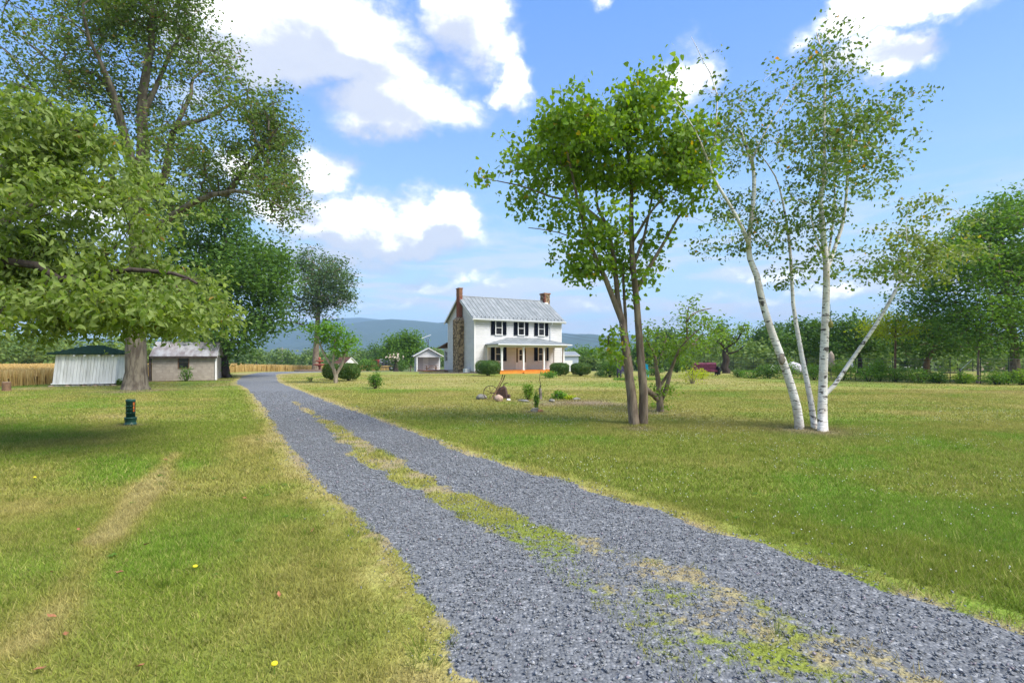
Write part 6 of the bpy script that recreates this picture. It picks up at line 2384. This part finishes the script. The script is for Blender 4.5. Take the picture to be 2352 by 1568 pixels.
def island_bed():
    Y = G(1135, 918).y
    # iron cultivator wheel with long handles
    b = G(1128, 918)
    r = empty('wheel_plough', tuple(b), R(12), label='rusty one-wheeled hand plough with long handles in the island bed', cat='hand plough')
    rim = [(-.02 + .27 * math.cos(a), 0, .27 + .27 * math.sin(a)) for a in [2 * math.pi * i / 20 for i in range(21)]]
    wh = MB().tube(rim, .014, 5, False).build('wheel', M['rust'], r, True)
    for i in range(7):
        a = 2 * math.pi * i / 7
        MB().tube([(-.02, 0, .27), (-.02 + .26 * math.cos(a), 0, .27 + .26 * math.sin(a))], .007, 4).build('spoke', M['rust'], wh)
    for y in (-.10, .12):
        MB().tube([(.02, y * .3, .05), (.22, y, .35), (.42, y * 1.6, .72), (.50, y * 2.0, .95)], [.018, .02, .018, .018], 6).build('handle', M['wood'], r, True)
    MB().tube([(-.02, 0, .27), (.25, 0, .22), (.3, 0, .03)], .016, 5).tube([(.1, 0, .2), (.12, .05, .0)], .014, 5).build('beam', M['rust'], r)
    # crank pump housing
    b = G(1155, 915)
    r = empty('grindstone_mill', tuple(b), R(-10), label='dark rusty iron hand mill with bent crank, behind the pinkish rock', cat='hand mill')
    MB().add([(-.24, -.14, 0), (.2, -.14, 0), (.22, .14, 0), (-.24, .14, 0), (-.25, -.13, .30), (.12, -.13, .42), (.12, .13, .42), (-.25, .13, .30), (-.08, -.1, .46), (.05, -.1, .5), (.05, .1, .5), (-.08, .1, .46)],
             [(0, 3, 2, 1), (0, 1, 5, 4), (1, 2, 6, 5), (2, 3, 7, 6), (3, 0, 4, 7), (4, 5, 9, 8), (5, 6, 10, 9), (6, 7, 11, 10), (7, 4, 8, 11), (8, 9, 10, 11)]).build('housing', M['rust'], r, bevel=.02)
    MB().tube([(0, 0, .48), (.04, 0, .56), (.08, 0, .60), (.20, 0, .605)], .016, 6).build('crank', M['rust'], r, True)
    MB().rock((.24, 0, .09), .07, .08, .09, 5).build('gear', M['rust'], r, True)
    for (px, py, rx, ry_, rz_, mt, lab) in [(1106, 917, .20, .15, .13, 'stone', 'mossy grey rock at the left end of the island bed'), (1145, 921, .20, .17, .15, 'pink_stone', 'smooth pinkish boulder in front of the rusty hand mill'),
                                            (1168, 920, .08, .07, .05, 'white_paint', 'small white stone right of the pinkish boulder'), (1203, 922, .27, .12, .05, 'stone', 'long flat grey slab below the upright shrub'),
                                            (1268, 922, .16, .11, .06, 'stone', 'flat dark rock in bare soil of the island bed'), (1323, 918, .20, .12, .06, 'stone', 'flat brown rock at the right end of the bed'), (1279, 916, .05, .05, .14, 'stone', 'small upright stone in the grassy clump')]:
        p = G(px, py)
        o = MB().rock((0, 0, rz_ * .55), rx, ry_, rz_, int(px), 8, 12).build('rock', M[mt], None, True, label=lab, cat='rock', group='rocks in the island bed')
        o.location = p
        o.rotation_euler = (0, 0, rnd.random() * 3)
    # weathered post with a bare wand standing on it
    b = G(1241, 917)
    r = empty('weathered_post', tuple(b), label='weathered grey tree-stump post with a thin bare twig rising behind', cat='post')
    MB().tube([(0, 0, -.05), (.01, 0, .2), (-.01, 0, .42), (.0, .0, .53)], [.075, .06, .055, .05], 9).build('trunk', M['grey_wood'], r, True)
    MB().tube([(.0, .06, 0), (.01, .06, .6), (-.03, .06, .78), (-.02, .06, .95), (.04, .06, 1.12)], [.014, .012, .010, .008, .005], 5).build('twig', M['dark_bark'], r, True)
    v = rng.normal(size=(60, 3)) * (.05, .04, .10) + (.05, 0, .18)
    link_mesh('foliage', leaf_mesh('foliage', v, .05, T_DIAMOND, M['leaf_mid'], .3, .3), r)
    # small ring of bricks round the sapling
    b = G(1232, 945)
    r = empty('brick_stack', tuple(b), R(6), label='small stack of weathered bricks around the narrow sapling', cat='bricks')
    for i, (x, y, z, a) in enumerate([(-.06, -.10, 0, 0), (.09, -.08, 0, .5), (-.05, -.09, .062, .06), (.12, .02, .0, 1.3), (-.12, .02, 0, 1.5), (.0, .12, 0, .1)]):
        o = MB().box(-.095, .095, -.045, .045, 0, .058).build('brick', M['brick_old'] if i % 2 else M['stone'], r, bevel=.004)
        o.location = (x, y, z)
        o.rotation_euler = (0, 0, a)


island_bed()


def chairs():
    # turquoise garden chair
    b = G(1478, 866)
    r = empty('garden_chair', tuple(b), R(-35), label='bright turquoise slatted garden chair left of the gnarled tree', cat='chair')
    for k in range(5):
        MB().box(-.28 + k * .115, -.18 + k * .115, .22, .25, .30, 1.02 + .05 * math.sin(k * math.pi / 4)).build('back_slat', M['turquoise'], r)
    for k in range(4):
        MB().box(-.28, .28, -.28 + k * .125, -.17 + k * .125, .36, .39).build('seat_slat', M['turquoise'], r)
    for s_ in (-1, 1):
        MB().box(s_ * .34 - .05, s_ * .34 + .05, -.35, .25, .58, .61).build('armrest', M['turquoise'], r)
        MB().box(s_ * .31 - .025, s_ * .31 + .025, -.30, -.24, 0, .58).build('leg', M['turquoise'], r)
        MB().box(s_ * .31 - .025, s_ * .31 + .025, .15, .21, 0, .58).build('leg', M['turquoise'], r)
    # narrow picnic board beside
    b = G(1492, 864)
    r = empty('side_table', tuple(b), R(-4), label='narrow brown table with a pale top edge beside the turquoise chair', cat='table')
    for y in (-.15, .02):
        MB().box(-.45, .62, y, y + .15, .70, .745).build('top_board', M['wood'], r)
    for x in (-.35, .5):
        MB().tube([(x, -.1, 0), (x, -.05, .70)], .03, 6).tube([(x, .14, 0), (x, .1, .70)], .03, 6).build('leg', M['wood'], r)
    # potted standard tree
    b = G(1482, 873)
    r = empty('patio_tree', tuple(b), label='tiny round-headed tree in front of the turquoise chair', cat='tree')
    MB().tube([(0, 0, -.03), (0, 0, .42)], .02, 6).build('trunk', M['dark_bark'], r)
    v = unit(rng.normal(size=(520, 3))) * (rng.random(520) ** .4)[:, None] * (.36, .34, .22) + (0, 0, .56)
    link_mesh('crown', leaf_mesh('crown', v, .075, T_DIAMOND, M['leaf_bright'], .2, .3), r)
    # dark slatted chair
    b = G(1432, 867)
    r = empty('garden_chair', tuple(b), R(20), label='dark purple slatted garden chair left of the twin trunks', cat='chair')
    for k in range(5):
        MB().box(-.38, .38, .20, .23, .42 + k * .115, .51 + k * .115).build('back_slat', M['purple'], r)
    for k in range(4):
        MB().box(-.38, .38, -.28 + k * .125, -.17 + k * .125, .34, .37).build('seat_slat', M['purple'], r)
    for s_ in (-1, 1):
        MB().box(s_ * .40 - .03, s_ * .40 + .03, .19, .25, 0, 1.0).build('leg', M['purple'], r)
        MB().box(s_ * .40 - .03, s_ * .40 + .03, -.30, -.24, 0, .58).build('leg', M['purple'], r)
        MB().box(s_ * .40 - .05, s_ * .40 + .05, -.32, .19, .582, .61).build('armrest', M['purple'], r)
    for (px, py, w, lab) in [(1434, 873, .75, 'strip of longer green grass below the purple chair'), (1505, 873, .95, 'strip of longer green grass right of the tiny round-headed tree')]:
        b = G(px, py)
        v = rng.random((500, 3)) * (w * 2, .5, .10) - (w, .25, 0)
        o = link_mesh('grass_strip', leaf_mesh('grass_strip', v, .09, T_DIAMOND, M['leaf_bright'], -1.5, .0), kind='stuff', label=lab, cat='grass')
        o.location = b
    # maroon seat
    b = G(1617, 862)
    r = empty('garden_sofa', tuple(b), R(-4), label='long maroon padded garden seat behind the golden shrub', cat='sofa')
    MB().prism([(.2, .35), (.30, 1.05), (.16, 1.12), (-.02, 1.0), (0, .35)], 'x', -1.05, 1.05).build('backrest', M['maroon'], r, bevel=.04)
    for k in range(3):
        MB().box(-1.0 + k * .67, -.35 + k * .67, -.5, .02, .30, .48).build('cushion', M['maroon'], r, bevel=.04)
    for s_ in (-1, 1):
        MB().prism([(-.55, .1), (-.55, .68), (-.3, .78), (.3, .78), (.3, .1)], 'x', s_ * 1.14 - .08, s_ * 1.14 + .08).build('armrest', M['rubber'], r, bevel=.03)
    for x in (-1, 1):
        for y in (-.42, .2):
            MB().box(x - .03, x + .03, y - .03, y + .03, 0, .3).build('leg', M['rubber'], r)
    # covered things behind the birches
    b = onland(1823, 38)
    o = MB().rock((0, 0, .95), .55, .35, .42, 11, 7, 12).rock((.35, 0, .72), .35, .3, .3, 13, 7, 12).build('white_tarp_bundle', M['tarp'], None, True, label='pale lilac-white covered bundle seen between the left birch trunks', cat='tarp')
    o.location = b + Vector((0, 0, -.15))
    b = onland(1953, 36.8)
    r = empty('white_ball', tuple(b), label='small round white ball on a stake behind the leaning branch', cat='garden ornament')
    MB().rock((0, 0, .98), .20, .20, .20, 3, 10, 14).build('ball', M['white_paint'], r, True)
    MB().tube([(0, 0, -.1), (0, 0, .8)], .02, 6).build('stake', M['cable'], r)
    b = onland(1909, 39)
    r = empty('folded_umbrella', tuple(b), label='pinkish folded parasol standing just right of the straight birch trunk', cat='parasol')
    MB().lathe([(.10, .7), (.26, .95), (.20, 1.75), (.03, 2.05)], sides=10).build('canopy', M['tan_cloth'], r, True)
    MB().tube([(0, 0, -.05), (0, 0, .72)], .03, 6).build('pole', M['grey_wood'], r)


chairs()


# ------------------------------------------------------------------ wire fence on the right
def fence():
    pts = [onland(1600, 62), onland(1655, 54), onland(1702, 46), onland(1762, 41.5), onland(1840, 38.3), onland(1924, 36.0), onland(1965, 35.0), onland(2050, 33.6), onland(2120, 32.6), onland(2182, 31.8), onland(2252, 31.0), onland(2316, 30.3), onland(2400, 29.4), onland(2480, 28.6)]
    root = empty('wire_fence', tuple(pts[0]), label='tall wire fence on green metal posts along the right edge of the lawn', cat='fence')
    o = pts[0]
    ps = []
    for a, b in zip(pts[:-1], pts[1:]):
        n = max(1, round((b - a).length / 3.0))
        ps += [a.lerp(b, k / n) for k in range(n)]
    ps.append(pts[-1])
    post = MB().box(-.02, .02, -.004, .004, -.1, 1.55).box(-.004, .004, -.03, -.004, -.1, 1.55).box(-.028, .028, -.010, -.005, 1.52, 1.60).mesh('post', M['post_green'])
    for p in ps:
        q = bpy.data.objects.new('post', post)
        COL.objects.link(q)
        q.parent = root
        q.location = p - o
    for k, z in enumerate((.12, .35, .58, .82, 1.05, 1.28, 1.48)):
        MB().tube([tuple(p - o + Vector((0, -.035, z))) for p in ps], .0065 if k < 6 else .009, 4).build('wire', M['wire'], root)
    m = MB()
    for a, b in zip(ps[:-1], ps[1:]):
        n = int((b - a).length / .30)
        for k in range(n):
            p = a.lerp(b, k / n) - o
            m.add([(p.x - .004, p.y - .036, p.z + .1), (p.x + .004, p.y - .036, p.z + .1), (p.x + .004, p.y - .036, p.z + 1.48), (p.x - .004, p.y - .036, p.z + 1.48), (p.x, p.y - .03, p.z + .1), (p.x, p.y - .03, p.z + 1.48)], [(0, 1, 2, 3), (0, 4, 5, 3), (1, 4, 5, 2)])
    m.build('wire_mesh', M['wire'], root, kind='stuff')
    b = onland(2164, 34.5)
    r = empty('wooden_rail', tuple(b), label='weathered wooden rail between two posts beyond the wire fence', cat='rail')
    MB().tube([(0, 0, -.1), (0, 0, .62)], .06, 7).build('post', M['grey_wood'], r)
    MB().tube([(1.28, .1, -.1), (1.28, .1, .85)], .06, 7).build('post', M['grey_wood'], r)
    MB().tube([(-.1, -.07, .55), (1.4, .03, .56)], .045, 7).build('bar', M['grey_wood'], r)
    MB().tube([(1.25, .02, .72), (1.75, -.3, 1.45)], .025, 6).build('brace', M['white_paint'], r)


fence()


def far_things():
    # tan and pale structures beyond the trees
    for (px, Y, w, h, z, mt, rm, lab) in [(1779, 120, 5.5, 3.0, 0, 'white_paint', 'rust_roof', 'distant white house glimpsed among the far trees'), (2100, 130, 7, 3, 0, 'white_paint', 'metal_roof', 'distant pale barn under the row of dark trees'), (2290, 95, 14, 2.4, 0, 'tan_cloth', 'metal_roof', 'long pale roofed building far beyond the fence end')]:
        b = onland(px, Y)
        r = empty('distant_house', tuple(b), R(10), label=lab, cat='house')
        MB().box(-w / 2, w / 2, 0, 6, -.5, h).build('wall', M[mt], r)
        MB().prism([(-.3, h), (6.3, h), (3, h + 1.3)], 'x', -w / 2 - .3, w / 2 + .3).build('roof', M[rm], r)
        for k in range(3):
            MB().box(-w / 2 + w * (k + .35) / 3, -w / 2 + w * (k + .35) / 3 + .9, -.04, -.01, 1.0, 2.1).build('window', M['glass'], r)
    # utility poles and their lines
    poles = [(648, 150), (250, 185), (1000, 170)]
    tops = []
    for i, (px, Y) in enumerate(poles):
        b = onland(px, Y)
        h = A(px, 797, Y).z - b.z
        r = empty('utility_pole', tuple(b), label=['pale wooden utility pole beyond the wheat, left of the bend', 'wooden utility pole hidden behind the left trees', 'wooden utility pole near the pavilion tree'][i], cat='utility pole')
        MB().tube([(0, 0, -.2), (0, 0, h)], [.17, .11], 7).build('pole', M['pole'], r)
        MB().box(-.9, .9, -.06, .06, h - .7, h - .55).build('crossarm', M['pole'], r)
        tops.append(b + Vector((0, 0, h - .5)))

    def sag(a, b, s, n=14):
        return [tuple(a.lerp(b, t / n) - Vector((0, 0, 4 * s * (t / n) * (1 - t / n)))) for t in range(n + 1)]
    for k, dz in enumerate((0, -.9)):
        MB().tube(sag(tops[1] + Vector((0, 0, dz)), tops[0] + Vector((0, 0, dz)), 1.0), .022, 4).build('power_line', M['pole'], label='upper thin power line left of the pole' if k == 0 else 'lower thin power line left of the pole', cat='power line')
        MB().tube(sag(tops[0] + Vector((0, 0, dz)), tops[2] + Vector((0, 0, dz)), 1.0), .022, 4).build('power_line', M['pole'], label='upper thin power line crossing the far woods' if k == 0 else 'lower thin power line crossing the far woods', cat='power line')
    # lattice tower on the flat, with its lines
    b = onland(1393, 900)
    r = empty('transmission_tower', tuple(b), R(20), label='distant steel lattice transmission tower right of the house', cat='tower')
    h = A(0, 770, 900).z - b.z
    m = MB()
    for sx in (-1, 1):
        for sy in (-1, 1):
            m.tube([(sx * 4, sy * 4, 0), (sx * 1.2, sy * 1.2, h * .6), (sx * .6, sy * .6, h)], .3, 4)
        for k in range(6):
            z0, z1 = h * k / 7, h * (k + 1) / 7
            w0, w1 = 4 - 3.4 * k / 7, 4 - 3.4 * (k + 1) / 7
            m.tube([(-w0 * sx, -w0, z0), (w1 * sx, -w1, z1)], .14, 3)
    m.build('frame', M['steel'], r)
    MB().tube([(-7, 0, h * .72), (7, 0, h * .72)], .3, 4).tube([(-5.5, 0, h * .85), (5.5, 0, h * .85)], .3, 4).tube([(-4, 0, h * .97), (4, 0, h * .97)], .3, 4).build('arm', M['steel'], r)
    c1 = A(1289, 765, 62)
    c2 = A(1480, 781, 110)
    MB().tube(sag(c1, c2, .4), .016, 4).build('power_line', M['cable'], label='thin power line running right from the house corner', cat='power line')
    MB().tube(sag(c1 + Vector((0, 0, -.35)), c2 + Vector((0, 0, -.6)), .5), .012, 4).build('power_line', M['cable'], label='second thinner line just below the one from the house corner', cat='power line')


far_things()


# ------------------------------------------------------------------ broad-leaved weeds low in the turf
def weeds():
    n = 230
    x, y = scatter(n, 2.1, 12)
    u, s_ = drive_us(x, y)
    k = np.abs(u) > 1.15
    x, y = x[k], y[k]
    m = 9
    a = np.tile(np.arange(m) * 2 * math.pi / m, len(x)) + np.repeat(rng.uniform(0, 6, len(x)), m) + rng.normal(size=len(x) * m) * .2
    P = np.stack([np.repeat(x, m), np.repeat(y, m), gz(np.repeat(x, m), np.repeat(y, m)) + .012], 1)
    d = unit(np.stack([np.cos(a), np.sin(a), .22 + .25 * rng.random(len(a))], 1))
    b = unit(np.cross(d, np.array([0, 0, 1.0])))
    nn = np.cross(b, d)
    size = np.repeat(.022 + .025 * rng.random(len(x)), m)
    link_mesh('weeds', leaf_mesh('weeds', P, size, T_OVAL, M['leaf_mid'], frames=(d, b, nn)), kind='stuff', label='flat rosettes of broad-leaved weeds scattered in the near lawn', cat='weeds')


weeds()
